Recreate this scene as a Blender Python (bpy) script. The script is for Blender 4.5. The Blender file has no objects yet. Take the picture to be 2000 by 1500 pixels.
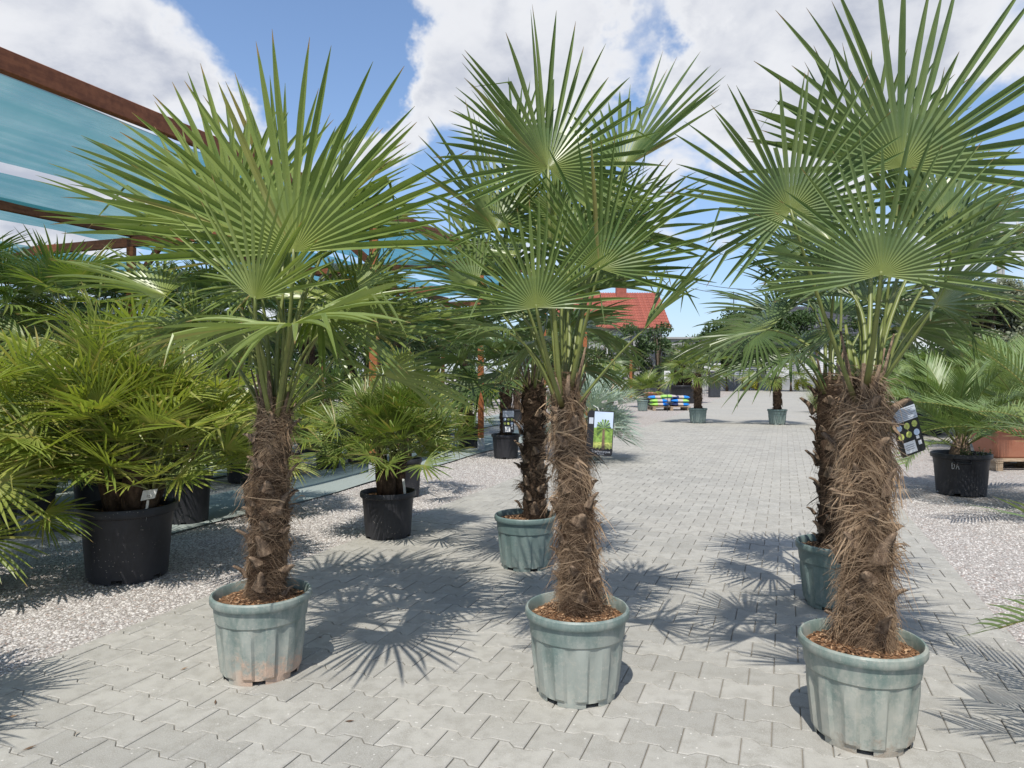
import bpy, math, random
import numpy as np
from mathutils import Vector, Matrix

# ------------------------------------------------------------------ camera, world, sun, exposure
S = bpy.context.scene
C = S.collection
F, CX, HY, CH = 1400.0, 1000.0, 729.0, 1.30          # focal length and horizon measured in photo pixels, eye height in m
rad = math.radians
cam_data = bpy.data.cameras.new('camera')
cam = bpy.data.objects.new('camera', cam_data); C.objects.link(cam)
cam.location = (0, 0, CH); cam.rotation_euler = (rad(90), 0, 0)
cam_data.sensor_fit = 'HORIZONTAL'; cam_data.sensor_width = 36; cam_data.lens = 36 * F / 2000
cam_data.shift_y = -(750 - HY) / 2000
cam_data.clip_end = 2000; cam_data.clip_start = 0.05
S.camera = cam

SUN_VEC = Vector((0.14, 0.60, -1.0)).normalized()      # direction the light travels
sun_d = bpy.data.lights.new('sun', 'SUN'); sun = bpy.data.objects.new('sun', sun_d); C.objects.link(sun)
sun_d.energy = 5.0; sun_d.angle = rad(0.53); sun_d.color = (1.0, 0.955, 0.88)
sun.rotation_euler = SUN_VEC.to_track_quat('-Z', 'Y').to_euler()
SUN_EL = math.asin(-SUN_VEC.z); SUN_AZ = math.atan2(-SUN_VEC.x, -SUN_VEC.y)

S.view_settings.view_transform = 'Standard'; S.view_settings.look = 'None'
S.view_settings.exposure = 0.0; S.view_settings.gamma = 1.0
S.render.engine = 'CYCLES'
S.cycles.use_denoising = True
S.cycles.max_bounces = 8; S.cycles.transparent_max_bounces = 12
S.cycles.diffuse_bounces = 3; S.cycles.glossy_bounces = 2; S.cycles.transmission_bounces = 4


class NT:
    """small helper for node trees"""
    def __init__(self, tree):
        self.t = tree; tree.nodes.clear()
    def n(self, typ, **kw):
        nd = self.t.nodes.new(typ)
        for k, v in kw.items():
            setattr(nd, k, v)
        return nd
    def put(self, sock, v):
        if v is None:
            return
        if isinstance(v, bpy.types.NodeSocket):
            self.t.links.new(v, sock)
        elif isinstance(v, (tuple, list)) and len(v) == 3 and sock.type == 'RGBA':
            sock.default_value = (*v, 1)
        else:
            sock.default_value = v
    def math(self, op, a, b=None, c=None, clamp=False):
        m = self.n('ShaderNodeMath', operation=op); m.use_clamp = clamp
        for i, v in enumerate((a, b, c)):
            self.put(m.inputs[i], v)
        return m.outputs[0]
    def mix(self, f, a, b, mode='MIX'):
        m = self.n('ShaderNodeMix', data_type='RGBA', blend_type=mode)
        self.put(m.inputs['Factor'], f); self.put(m.inputs['A'], a); self.put(m.inputs['B'], b)
        return m.outputs['Result']
    def ramp(self, v, lo, hi, smooth=True, a=0.0, b=1.0):
        m = self.n('ShaderNodeMapRange'); m.interpolation_type = 'SMOOTHSTEP' if smooth else 'LINEAR'
        self.put(m.inputs[0], v)
        m.inputs[1].default_value = lo; m.inputs[2].default_value = hi
        m.inputs[3].default_value = a; m.inputs[4].default_value = b
        return m.outputs[0]
    def noise(self, vec, scale, detail=4, rough=0.55, out='Fac', dist=0.0):
        m = self.n('ShaderNodeTexNoise'); self.put(m.inputs['Vector'], vec)
        m.inputs['Scale'].default_value = scale; m.inputs['Detail'].default_value = detail
        m.inputs['Roughness'].default_value = rough; m.inputs['Distortion'].default_value = dist
        return m.outputs[out]
    def scale(self, vec, s):
        m = self.n('ShaderNodeVectorMath', operation='MULTIPLY'); self.put(m.inputs[0], vec); m.inputs[1].default_value = s
        return m.outputs[0]


# sky with drifting cumulus, laid out by direction so that it goes on outside the frame
world = bpy.data.worlds.new('World'); S.world = world; world.use_nodes = True
w = NT(world.node_tree)
sky = w.n('ShaderNodeTexSky', sky_type='NISHITA'); sky.sun_disc = False
sky.sun_elevation = SUN_EL; sky.sun_rotation = SUN_AZ
sky.altitude = 100; sky.air_density = 1.0; sky.dust_density = 0.6; sky.ozone_density = 2.0
gen = w.n('ShaderNodeTexCoord').outputs['Generated']
sep = w.n('ShaderNodeSeparateXYZ'); w.put(sep.inputs[0], gen)
den = w.math('ADD', w.math('MAXIMUM', sep.outputs[2], 0.0), 0.32)
cmb = w.n('ShaderNodeCombineXYZ')
w.put(cmb.inputs[0], w.math('DIVIDE', sep.outputs[0], den)); w.put(cmb.inputs[1], w.math('DIVIDE', sep.outputs[1], den))
w.put(cmb.inputs[2], 3.7)
dens = w.noise(cmb.outputs[0], 2.6, 9, 0.56, dist=0.25)
wn = w.n('ShaderNodeVectorMath', operation='MULTIPLY_ADD')
wsub = w.n('ShaderNodeVectorMath', operation='SUBTRACT'); w.put(wsub.inputs[0], w.noise(gen, 5.0, 6, 0.6, out='Color')); wsub.inputs[1].default_value = (.5, .5, .5)
w.put(wn.inputs[0], wsub.outputs[0]); wn.inputs[1].default_value = (.34, .34, .34); w.put(wn.inputs[2], gen)
wnn = w.n('ShaderNodeVectorMath', operation='NORMALIZE'); w.put(wnn.inputs[0], wn.outputs[0]); warped = wnn.outputs[0]
CLOUD_MASSES = [(130, 110, 380, .22), (350, 230, 170, .10), (530, 40, 250, -.30), (690, 130, 120, -.16), (760, 235, 120, .22),
                (900, 50, 230, .20), (1130, 110, 190, .16), (1290, 150, 90, -.16), (1345, 50, 80, -.12), (1520, 130, 280, .24),
                (1800, 120, 220, .10), (110, 330, 170, .12), (300, 410, 170, -.2), (860, 330, 150, -.04), (1330, 380, 160, .12),
                (1370, 560, 170, -.16), (1940, 480, 160, .08), (1960, 240, 160, -.20), (1330, 250, 90, -.10)]
for px, py, r, wt in CLOUD_MASSES:
    cdir = Vector(((px - CX) / F, 1, (HY - py) / F)).normalized()
    dp = w.n('ShaderNodeVectorMath', operation='DOT_PRODUCT'); w.put(dp.inputs[0], warped); dp.inputs[1].default_value = cdir
    g = w.ramp(dp.outputs['Value'], math.cos(r / F), 1.0)
    dens = w.math('ADD', dens, w.math('MULTIPLY', g, wt))
cover = w.ramp(dens, 0.46, 0.67)
thick = w.ramp(dens, 0.62, 0.88)
puff = w.noise(cmb.outputs[0], 7.0, 6, 0.6)
thick = w.math('MULTIPLY', thick, w.ramp(puff, 0.30, 0.62, a=0.35, b=1.0))
ccol = w.mix(thick, (9.0, 9.1, 9.4), (5.2, 5.55, 6.5))
skyc = w.mix(1.0, sky.outputs[0], (1.78, 1.84, 1.92), mode='MULTIPLY')
haze = w.ramp(sep.outputs[2], 0.0, 0.42, a=0.45, b=0.06)
skyc = w.mix(haze, skyc, (3.0, 4.4, 7.6))
allc = w.mix(w.math('MULTIPLY', cover, 0.96), skyc, ccol)
bg = w.n('ShaderNodeBackground'); w.put(bg.inputs[0], allc); bg.inputs[1].default_value = 0.098
wo = w.n('ShaderNodeOutputWorld'); w.put(wo.inputs[0], bg.outputs[0])

# ------------------------------------------------------------------ coordinates
def G(px, py):                      # ground point seen at a photo pixel
    d = F * CH / (py - HY); return Vector(((px - CX) / F * d, d, 0))
def P(px, py, d):                   # point at depth d seen at a photo pixel
    return Vector(((px - CX) / F * d, d, CH + (HY - py) / F * d))
TH = rad(20.8); CT, ST = math.cos(TH), math.sin(TH)
def UV(u, v, z=0.0):                # u across the path, v along it
    return Vector((u * CT + v * ST, -u * ST + v * CT, z))
U0, U1 = -3.15, 1.05                # path edges

# ------------------------------------------------------------------ materials
def mat_new(name):
    m = bpy.data.materials.new(name); m.use_nodes = True
    return m, NT(m.node_tree)
def finish(nt, shader, disp=None):
    o = nt.n('ShaderNodeOutputMaterial'); nt.put(o.inputs[0], shader)
def bsdf(nt, col, rough=0.6, spec=0.4, normal=None, metal=0.0):
    b = nt.n('ShaderNodeBsdfPrincipled'); nt.put(b.inputs['Base Color'], col); nt.put(b.inputs['Roughness'], rough)
    b.inputs['Specular IOR Level'].default_value = spec; b.inputs['Metallic'].default_value = metal
    if normal is not None: nt.put(b.inputs['Normal'], normal)
    return b.outputs[0]
def bump(nt, h, strength, dist=0.01):
    b = nt.n('ShaderNodeBump'); b.inputs['Strength'].default_value = strength; b.inputs['Distance'].default_value = dist
    nt.put(b.inputs['Height'], h); return b.outputs[0]
def objco(nt): return nt.n('ShaderNodeTexCoord').outputs['Object']
def geopos(nt): return nt.n('ShaderNodeNewGeometry').outputs['Position']
def attr(nt):
    a = nt.n('ShaderNodeAttribute'); a.attribute_name = 'Col'
    s = nt.n('ShaderNodeSeparateColor'); nt.put(s.inputs[0], a.outputs['Color'])
    return s.outputs[0], s.outputs[1], s.outputs[2]

def leaf_material(name, c1, c2, hub, tip, rough=0.42, transl=0.22, tip_at=0.95):
    m, nt = mat_new(name)
    s, r, d = attr(nt)
    oi = nt.n('ShaderNodeObjectInfo').outputs['Random']
    mixf = nt.math('MULTIPLY', nt.math('ADD', r, oi), 0.5)
    col = nt.mix(mixf, c1, c2)
    nz = nt.noise(geopos(nt), 9.0, 3, 0.6)
    col = nt.mix(nt.ramp(nz, 0.35, 0.75, a=0.0, b=0.28), col, hub)
    col = nt.mix(nt.ramp(s, 0.02, 0.24, a=0.8, b=0.0), col, hub)
    # dry tips and edges
    jit = nt.math('ADD', s, nt.math('MULTIPLY', nt.math('SUBTRACT', r, 0.5), 0.08))
    col = nt.mix(nt.ramp(jit, tip_at, tip_at + 0.045), col, tip)
    col = nt.mix(d, col, tip)
    p = bsdf(nt, col, rough, 0.5)
    t = nt.n('ShaderNodeBsdfTranslucent'); nt.put(t.inputs[0], nt.mix(1.0, col, (1.15, 1.25, 0.55), mode='MULTIPLY'))
    mx = nt.n('ShaderNodeMixShader'); mx.inputs[0].default_value = transl
    nt.put(mx.inputs[1], p); nt.put(mx.inputs[2], t.outputs[0])
    finish(nt, mx.outputs[0]); return m

M = {}
M['leaf'] = leaf_material('palm_leaf', (0.070, 0.124, 0.048), (0.180, 0.240, 0.104), (0.28, 0.32, 0.10), (0.30, 0.20, 0.09), 0.32, 0.24)
M['leaf_light'] = leaf_material('light_palm_leaf', (0.112, 0.172, 0.042), (0.270, 0.330, 0.108), (0.34, 0.38, 0.11), (0.36, 0.25, 0.11), 0.34, 0.26)
M['leaf_mid'] = leaf_material('mid_palm_leaf', (0.080, 0.138, 0.042), (0.205, 0.270, 0.096), (0.30, 0.34, 0.10), (0.30, 0.20, 0.09), 0.33, 0.25)
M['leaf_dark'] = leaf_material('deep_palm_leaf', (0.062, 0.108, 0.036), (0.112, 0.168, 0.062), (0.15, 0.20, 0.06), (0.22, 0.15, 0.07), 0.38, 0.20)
M['leaf_yellow'] = leaf_material('yellow_green_leaf', (0.150, 0.215, 0.038), (0.37, 0.40, 0.090), (0.37, 0.36, 0.10), (0.48, 0.34, 0.14), 0.38, 0.36, 0.93)
M['leaf_bush'] = leaf_material('bushy_palm_leaf', (0.105, 0.165, 0.034), (0.210, 0.265, 0.062), (0.28, 0.30, 0.08), (0.40, 0.28, 0.12), 0.38, 0.34, 0.94)
M['leaf_silver'] = leaf_material('silver_leaf', (0.22, 0.30, 0.24), (0.34, 0.42, 0.36), (0.40, 0.44, 0.36), (0.45, 0.40, 0.30), 0.5, 0.15)
M['leaf_feather'] = leaf_material('feather_leaf', (0.115, 0.185, 0.060), (0.185, 0.255, 0.090), (0.26, 0.28, 0.08), (0.36, 0.30, 0.13), 0.42, 0.24)
M['leaf_gold'] = leaf_material('golden_stem_leaf', (0.27, 0.29, 0.07), (0.34, 0.34, 0.10), (0.40, 0.37, 0.12), (0.4, 0.28, 0.11), 0.42, 0.2)
M['leaf_tree'] = leaf_material('tree_leaf', (0.030, 0.062, 0.017), (0.065, 0.110, 0.030), (0.07, 0.11, 0.03), (0.07, 0.11, 0.03), 0.5, 0.2, 2)
M['leaf_hedge'] = leaf_material('hedge_leaf', (0.022, 0.052, 0.020), (0.045, 0.085, 0.030), (0.05, 0.08, 0.03), (0.05, 0.08, 0.03), 0.5, 0.15, 2)
M['leaf_olive'] = leaf_material('olive_leaf', (0.16, 0.18, 0.11), (0.31, 0.33, 0.23), (0.22, 0.24, 0.15), (0.2, 0.2, 0.14), 0.5, 0.12, 2)
M['leaf_goldshrub'] = leaf_material('gold_shrub_leaf', (0.50, 0.47, 0.03), (0.65, 0.60, 0.06), (0.5, 0.5, 0.05), (0.5, 0.5, 0.05), 0.5, 0.2, 2)
M['leaf_grass'] = leaf_material('pale_grass', (0.17, 0.22, 0.07), (0.30, 0.34, 0.13), (0.24, 0.28, 0.1), (0.45, 0.40, 0.2), 0.5, 0.2, 0.9)

def petiole_material(name, c1, c2):
    m, nt = mat_new(name)
    s, r, d = attr(nt)
    col = nt.mix(nt.noise(geopos(nt), 25, 3), c1, c2)
    col = nt.mix(nt.ramp(s, 0.0, 0.22, a=0.7, b=0.0), col, (0.13, 0.085, 0.045))
    finish(nt, bsdf(nt, col, 0.42, 0.45)); return m
M['petiole'] = petiole_material('leaf_stalk', (0.100, 0.145, 0.036), (0.225, 0.235, 0.068))

def fibre_material(name, c1, c2, rough=0.85):
    m, nt = mat_new(name)
    s, r, d = attr(nt)
    finish(nt, bsdf(nt, nt.mix(r, c1, c2), rough, 0.2)); return m
M['fibre'] = fibre_material('trunk_fibre', (0.085, 0.050, 0.031), (0.52, 0.372, 0.240))
M['fibre_dark'] = fibre_material('dark_trunk_fibre', (0.055, 0.036, 0.025), (0.24, 0.165, 0.110))

def bark_material(name, c1, c2, scale=26):
    m, nt = mat_new(name)
    p = objco(nt)
    a = nt.noise(nt.scale(p, (1, 1, 0.35)), scale, 6, 0.65)
    b = nt.noise(p, scale * 3.5, 3, 0.6)
    col = nt.mix(nt.ramp(a, 0.32, 0.70), c1, c2)
    col = nt.mix(nt.ramp(b, 0.5, 0.8, a=0, b=0.5), col, tuple(min(1, x * 1.7) for x in c2))
    finish(nt, bsdf(nt, col, 0.9, 0.15, bump(nt, a, 0.8, 0.02))); return m
M['bark'] = bark_material('palm_trunk_core', (0.030, 0.019, 0.013), (0.105, 0.069, 0.046))
M['boot'] = bark_material('old_leaf_base', (0.085, 0.057, 0.040), (0.31, 0.225, 0.155), 40)
M['tree_bark'] = bark_material('tree_bark', (0.05, 0.038, 0.028), (0.13, 0.10, 0.075), 12)

def soil_material():
    m, nt = mat_new('bark_mulch')
    p = objco(nt)
    v = nt.n('ShaderNodeTexVoronoi'); nt.put(v.inputs['Vector'], p); v.inputs['Scale'].default_value = 75
    sc = nt.n('ShaderNodeSeparateColor'); nt.put(sc.inputs[0], v.outputs['Color'])
    col = nt.mix(sc.outputs[0], (0.060, 0.032, 0.018), (0.30, 0.165, 0.088))
    finish(nt, bsdf(nt, col, 0.95, 0.1, bump(nt, v.outputs['Distance'], 1.0, 0.015))); return m
M['soil'] = soil_material()
M['chip'] = fibre_material('wood_chip', (0.10, 0.055, 0.032), (0.46, 0.30, 0.175))

def pot_material(name, base, dusty, mud=0.0, mudcol=(0.55, 0.405, 0.31), dust=0.5):
    m, nt = mat_new(name)
    p = objco(nt)
    sp = nt.n('ShaderNodeSeparateXYZ'); nt.put(sp.inputs[0], p)
    a = nt.noise(nt.scale(p, (1, 1, 0.5)), 9, 6, 0.65)
    fine = nt.noise(p, 160, 3, 0.7)
    low = nt.ramp(sp.outputs[2], 0.30, 0.0, smooth=False)
    df = nt.math('MULTIPLY', nt.ramp(nt.math('ADD', a, nt.math('MULTIPLY', low, 0.22)), 0.40, 0.70), dust)
    col = nt.mix(df, base, dusty)
    col = nt.mix(nt.ramp(fine, 0.45, 0.75, a=0, b=0.22), col, dusty)
    scuff = nt.noise(p, 30, 8, 0.75)
    col = nt.mix(nt.math('MULTIPLY', nt.ramp(nt.math('ADD', scuff, nt.math('MULTIPLY', low, 0.14)), 0.57, 0.66), 0.42 * dust), col, (0.44, 0.415, 0.355) if base[1] > 0.1 and base[0] < 0.2 else dusty)
    # run marks down the side
    streak = nt.noise(nt.scale(p, (55, 55, 1.6)), 1.0, 4, 0.6)
    col = nt.mix(nt.ramp(streak, 0.60, 0.74, a=0, b=0.30 * dust), col, dusty)
    vo = nt.n('ShaderNodeTexVoronoi'); nt.put(vo.inputs['Vector'], p); vo.inputs['Scale'].default_value = 48
    speck = nt.ramp(vo.outputs['Distance'], 0.16, 0.06, a=0, b=0.55)
    col = nt.mix(nt.math('MULTIPLY', speck, nt.ramp(nt.noise(p, 6, 2), 0.52, 0.62)), col, (0.55, 0.50, 0.44))
    rough = nt.math('ADD', 0.42, nt.math('MULTIPLY', df, 0.3))
    if mud:
        mn = nt.noise(p, 22, 8, 0.75)
        lev = nt.math('ADD', nt.math('SUBTRACT', mud, sp.outputs[2]), nt.math('MULTIPLY', nt.math('SUBTRACT', mn, 0.5), 0.42))
        side = nt.ramp(nt.math('SUBTRACT', nt.math('MULTIPLY', sp.outputs[1], -1.0), nt.math('MULTIPLY', sp.outputs[0], 0.45)), -0.02, 0.10)
        mf = nt.math('MULTIPLY', nt.ramp(lev, -0.035, 0.05), side)
        grain = nt.noise(p, 190, 2)
        col = nt.mix(mf, col, nt.mix(grain, tuple(x * 0.72 for x in mudcol), mudcol))
        rough = nt.math('ADD', rough, nt.math('MULTIPLY', mf, 0.25))
        finish(nt, bsdf(nt, col, rough, 0.4, bump(nt, nt.math('MULTIPLY', mf, grain), 0.6, 0.004)))
    else:
        finish(nt, bsdf(nt, col, rough, 0.4, bump(nt, fine, 0.12, 0.002)))
    return m
GREEN = (0.130, 0.180, 0.166); DUSTY = (0.36, 0.375, 0.335)
M['pot_mud'] = pot_material('green_pot_muddy', GREEN, DUSTY, 0.085, dust=0.75)
M['pot_green'] = pot_material('green_pot', GREEN, DUSTY, 0.0, dust=0.70)
M['pot_green2'] = pot_material('green_pot_dusty', (0.135, 0.19, 0.17), (0.37, 0.37, 0.32), 0.03, (0.36, 0.31, 0.25), dust=0.85)
M['pot_clean'] = pot_material('green_pot_clean', (0.115, 0.17, 0.16), (0.24, 0.29, 0.27), 0.0, dust=0.4)
M['pot_black'] = pot_material('black_pot', (0.012, 0.0125, 0.016), (0.036, 0.036, 0.041), 0.0, dust=0.6)
M['pot_blackmud'] = pot_material('black_pot_splashed', (0.012, 0.0125, 0.016), (0.036, 0.036, 0.041), 0.012, (0.20, 0.19, 0.175), dust=0.6)
M['terracotta'] = pot_material('terracotta_plastic', (0.33, 0.125, 0.072), (0.40, 0.19, 0.125), 0.0, dust=0.5)

def simple(name, col, rough=0.6, spec=0.4, var=0.15, scale=8.0, metal=0.0):
    m, nt = mat_new(name)
    a = nt.noise(objco(nt), scale, 5, 0.6)
    c = nt.mix(nt.ramp(a, 0.3, 0.7), tuple(x * (1 - var) for x in col), tuple(min(1, x * (1 + var)) for x in col))
    finish(nt, bsdf(nt, c, rough, spec, metal=metal)); return m
def wood_material(name, c1, c2):
    m, nt = mat_new(name)
    p = objco(nt)
    a = nt.noise(nt.scale(p, (22, 22, 22)), 1.0, 4, 0.6)
    g = nt.noise(nt.scale(p, (3, 3, 40)), 1.0, 5, 0.6)
    col = nt.mix(nt.ramp(nt.math('ADD', nt.math('MULTIPLY', a, 0.5), nt.math('MULTIPLY', g, 0.5)), 0.35, 0.65), c1, c2)
    finish(nt, bsdf(nt, col, 0.62, 0.3, bump(nt, a, 0.25, 0.003))); return m
M['stain'] = wood_material('brown_stained_timber', (0.135, 0.046, 0.020), (0.225, 0.082, 0.036))
M['post'] = wood_material('orange_stained_timber', (0.24, 0.078, 0.028), (0.34, 0.120, 0.045))
M['pallet'] = wood_material('raw_pallet_wood', (0.27, 0.195, 0.13), (0.42, 0.33, 0.235))
M['white'] = simple('white_plastic', (0.62, 0.62, 0.60), 0.5, 0.4, 0.05)
M['card_black'] = simple('black_card', (0.014, 0.014, 0.017), 0.35, 0.5, 0.05)
M['card_grey'] = simple('print_grey', (0.48, 0.52, 0.58), 0.35, 0.5, 0.05)
M['card_white'] = simple('print_white', (0.74, 0.74, 0.74), 0.35, 0.5, 0.03)
M['card_sky'] = simple('print_sky', (0.52, 0.62, 0.76), 0.35, 0.5, 0.1)
M['card_green'] = simple('print_green', (0.20, 0.32, 0.06), 0.35, 0.5, 0.4, 60)
M['card_dark'] = simple('print_dark_green', (0.07, 0.13, 0.03), 0.35, 0.5, 0.4, 60)
M['card_lime'] = simple('print_lime', (0.42, 0.46, 0.12), 0.35, 0.5, 0.4, 120)
M['card_brown'] = simple('print_brown', (0.17, 0.11, 0.07), 0.35, 0.5, 0.3, 60)
M['ink'] = simple('ink', (0.03, 0.03, 0.05), 0.5)
M['galv'] = simple('galvanised_steel', (0.42, 0.43, 0.45), 0.45, 0.5, 0.1)
M['bag_blue'] = simple('blue_bag_film', (0.015, 0.19, 0.62), 0.32, 0.5, 0.12)
M['bag_green'] = simple('lime_bag_film', (0.30, 0.52, 0.10), 0.32, 0.5, 0.12)
M['bag_dark'] = simple('navy_bag_film', (0.02, 0.03, 0.09), 0.32, 0.5, 0.12)
M['bag_pale'] = simple('pale_bag_print', (0.42, 0.37, 0.34), 0.35, 0.5, 0.12)
M['anthracite'] = simple('anthracite_paint', (0.035, 0.038, 0.045), 0.5)
M['concrete'] = simple('concrete', (0.36, 0.36, 0.345), 0.85, 0.2, 0.12, 4)
M['render_white'] = simple('white_render', (0.66, 0.66, 0.63), 0.85, 0.2, 0.05, 3)
M['render_grey'] = simple('grey_render', (0.34, 0.34, 0.33), 0.85, 0.2, 0.1, 3)
M['rooftile'] = simple('red_roof_tile', (0.29, 0.088, 0.060), 0.6, 0.3, 0.18, 5)
M['roofdark'] = simple('dark_roof', (0.050, 0.052, 0.060), 0.6, 0.3, 0.15, 5)
M['glass'] = simple('window_glass', (0.03, 0.04, 0.05), 0.08, 0.6, 0.05)
M['wire'] = simple('wire', (0.03, 0.03, 0.03), 0.6)
M['twine'] = simple('green_tie', (0.02, 0.20, 0.09), 0.5)
M['wall_grey'] = simple('grey_block_wall', (0.30, 0.31, 0.32), 0.85, 0.2, 0.12, 2)
M['slat'] = simple('pale_slat', (0.50, 0.52, 0.55), 0.6, 0.3, 0.06, 2)

def paver_material(name, use_attr):
    m, nt = mat_new(name)
    p = geopos(nt)
    if use_attr:
        r = attr(nt)[1]
    else:
        r = nt.n('ShaderNodeObjectInfo').outputs['Random']
    big = nt.noise(p, 0.7, 3, 0.5); mid = nt.noise(p, 14, 5, 0.6); fine = nt.noise(p, 260, 3, 0.7)
    col = nt.mix(r, (0.270, 0.262, 0.237), (0.362, 0.350, 0.316))
    col = nt.mix(nt.ramp(big, 0.35, 0.65, a=0, b=0.4), col, (0.395, 0.374, 0.326))
    col = nt.mix(nt.ramp(mid, 0.40, 0.68, a=0, b=0.55), col, (0.225, 0.213, 0.184))
    col = nt.mix(nt.ramp(fine, 0.42, 0.72, a=0, b=0.50), col, (0.50, 0.485, 0.445))
    v = nt.n('ShaderNodeTexVoronoi'); nt.put(v.inputs['Vector'], p); v.inputs['Scale'].default_value = 34
    sc = nt.n('ShaderNodeSeparateColor'); nt.put(sc.inputs[0], v.outputs['Color'])
    sp = nt.math('MULTIPLY', nt.ramp(v.outputs['Distance'], 0.17, 0.08), nt.ramp(sc.outputs[0], 0.72, 0.76))
    col = nt.mix(nt.math('MULTIPLY', sp, 0.7), col, (0.66, 0.64, 0.60))
    finish(nt, bsdf(nt, col, 0.85, 0.25, bump(nt, nt.math('ADD', fine, nt.math('MULTIPLY', mid, 0.5)), 0.35, 0.0025)))
    return m
M['paver'] = paver_material('concrete_paver', False)
M['paver_mass'] = paver_material('concrete_paver_far', True)
def joint_material():
    m, nt = mat_new('joint_sand')
    p = geopos(nt); a = nt.noise(p, 60, 4, 0.7)
    finish(nt, bsdf(nt, nt.mix(a, (0.15, 0.135, 0.11), (0.30, 0.275, 0.235)), 0.95, 0.1)); return m
M['joint'] = joint_material()
def gravel_material():
    m, nt = mat_new('gravel')
    p = geopos(nt)
    v = nt.n('ShaderNodeTexVoronoi'); nt.put(v.inputs['Vector'], p); v.inputs['Scale'].default_value = 62
    sc = nt.n('ShaderNodeSeparateColor'); nt.put(sc.inputs[0], v.outputs['Color'])
    col = nt.mix(sc.outputs[0], (0.25, 0.225, 0.205), (0.55, 0.525, 0.495))
    col = nt.mix(nt.ramp(sc.outputs[1], 0.75, 0.95, a=0, b=0.6), col, (0.42, 0.29, 0.24))
    col = nt.mix(nt.ramp(v.outputs['Distance'], 0.45, 0.8, a=0, b=0.45), col, (0.14, 0.12, 0.105))
    big = nt.noise(p, 0.9, 4, 0.6)
    col = nt.mix(nt.ramp(big, 0.40, 0.70, a=0, b=0.30), col, (0.36, 0.33, 0.30))
    b = nt.math('SUBTRACT', 1.0, v.outputs['Distance'])
    finish(nt, bsdf(nt, col, 0.9, 0.2, bump(nt, b, 0.9, 0.012))); return m
M['gravel'] = gravel_material()
M['stone'] = fibre_material('gravel_stone', (0.23, 0.207, 0.192), (0.60, 0.572, 0.542), 0.85)
def net_ground_material():
    m, nt = mat_new('ground_net')
    p = geopos(nt)
    a = nt.noise(p, 30, 4, 0.6); b = nt.noise(p, 180, 2, 0.6)
    col = nt.mix(a, (0.20, 0.245, 0.235), (0.33, 0.365, 0.345))
    col = nt.mix(nt.ramp(b, 0.45, 0.7, a=0, b=0.4), col, (0.36, 0.37, 0.35))
    finish(nt, bsdf(nt, col, 0.85, 0.2, bump(nt, b, 0.4, 0.01))); return m
M['ground_net'] = net_ground_material()
def net_material():
    m, nt = mat_new('teal_shade_net')
    p = objco(nt)
    threads = nt.noise(nt.scale(p, (260, 2.5, 1)), 1.0, 3, 0.6)
    fold = nt.noise(nt.scale(p, (6, 0.35, 1)), 1.0, 4, 0.6)
    col = nt.mix(threads, (0.012, 0.115, 0.150), (0.035, 0.215, 0.245))
    d = nt.n('ShaderNodeBsdfDiffuse'); nt.put(d.inputs[0], col)
    tl = nt.n('ShaderNodeBsdfTranslucent'); nt.put(tl.inputs[0], nt.mix(0.5, col, (0.05, 0.30, 0.36)))
    m1 = nt.n('ShaderNodeMixShader'); m1.inputs[0].default_value = 0.5
    nt.put(m1.inputs[1], d.outputs[0]); nt.put(m1.inputs[2], tl.outputs[0])
    tr = nt.n('ShaderNodeBsdfTransparent'); tr.inputs[0].default_value = (0.80, 0.95, 1.0, 1)
    m2 = nt.n('ShaderNodeMixShader')
    op = nt.ramp(nt.math('ADD', nt.math('MULTIPLY', threads, 0.4), nt.math('MULTIPLY', fold, 0.6)), 0.3, 0.7, a=0.58, b=0.84)
    nt.put(m2.inputs[0], op); nt.put(m2.inputs[1], tr.outputs[0]); nt.put(m2.inputs[2], m1.outputs[0])
    finish(nt, m2.outputs[0]); return m
M['net'] = net_material()

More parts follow.
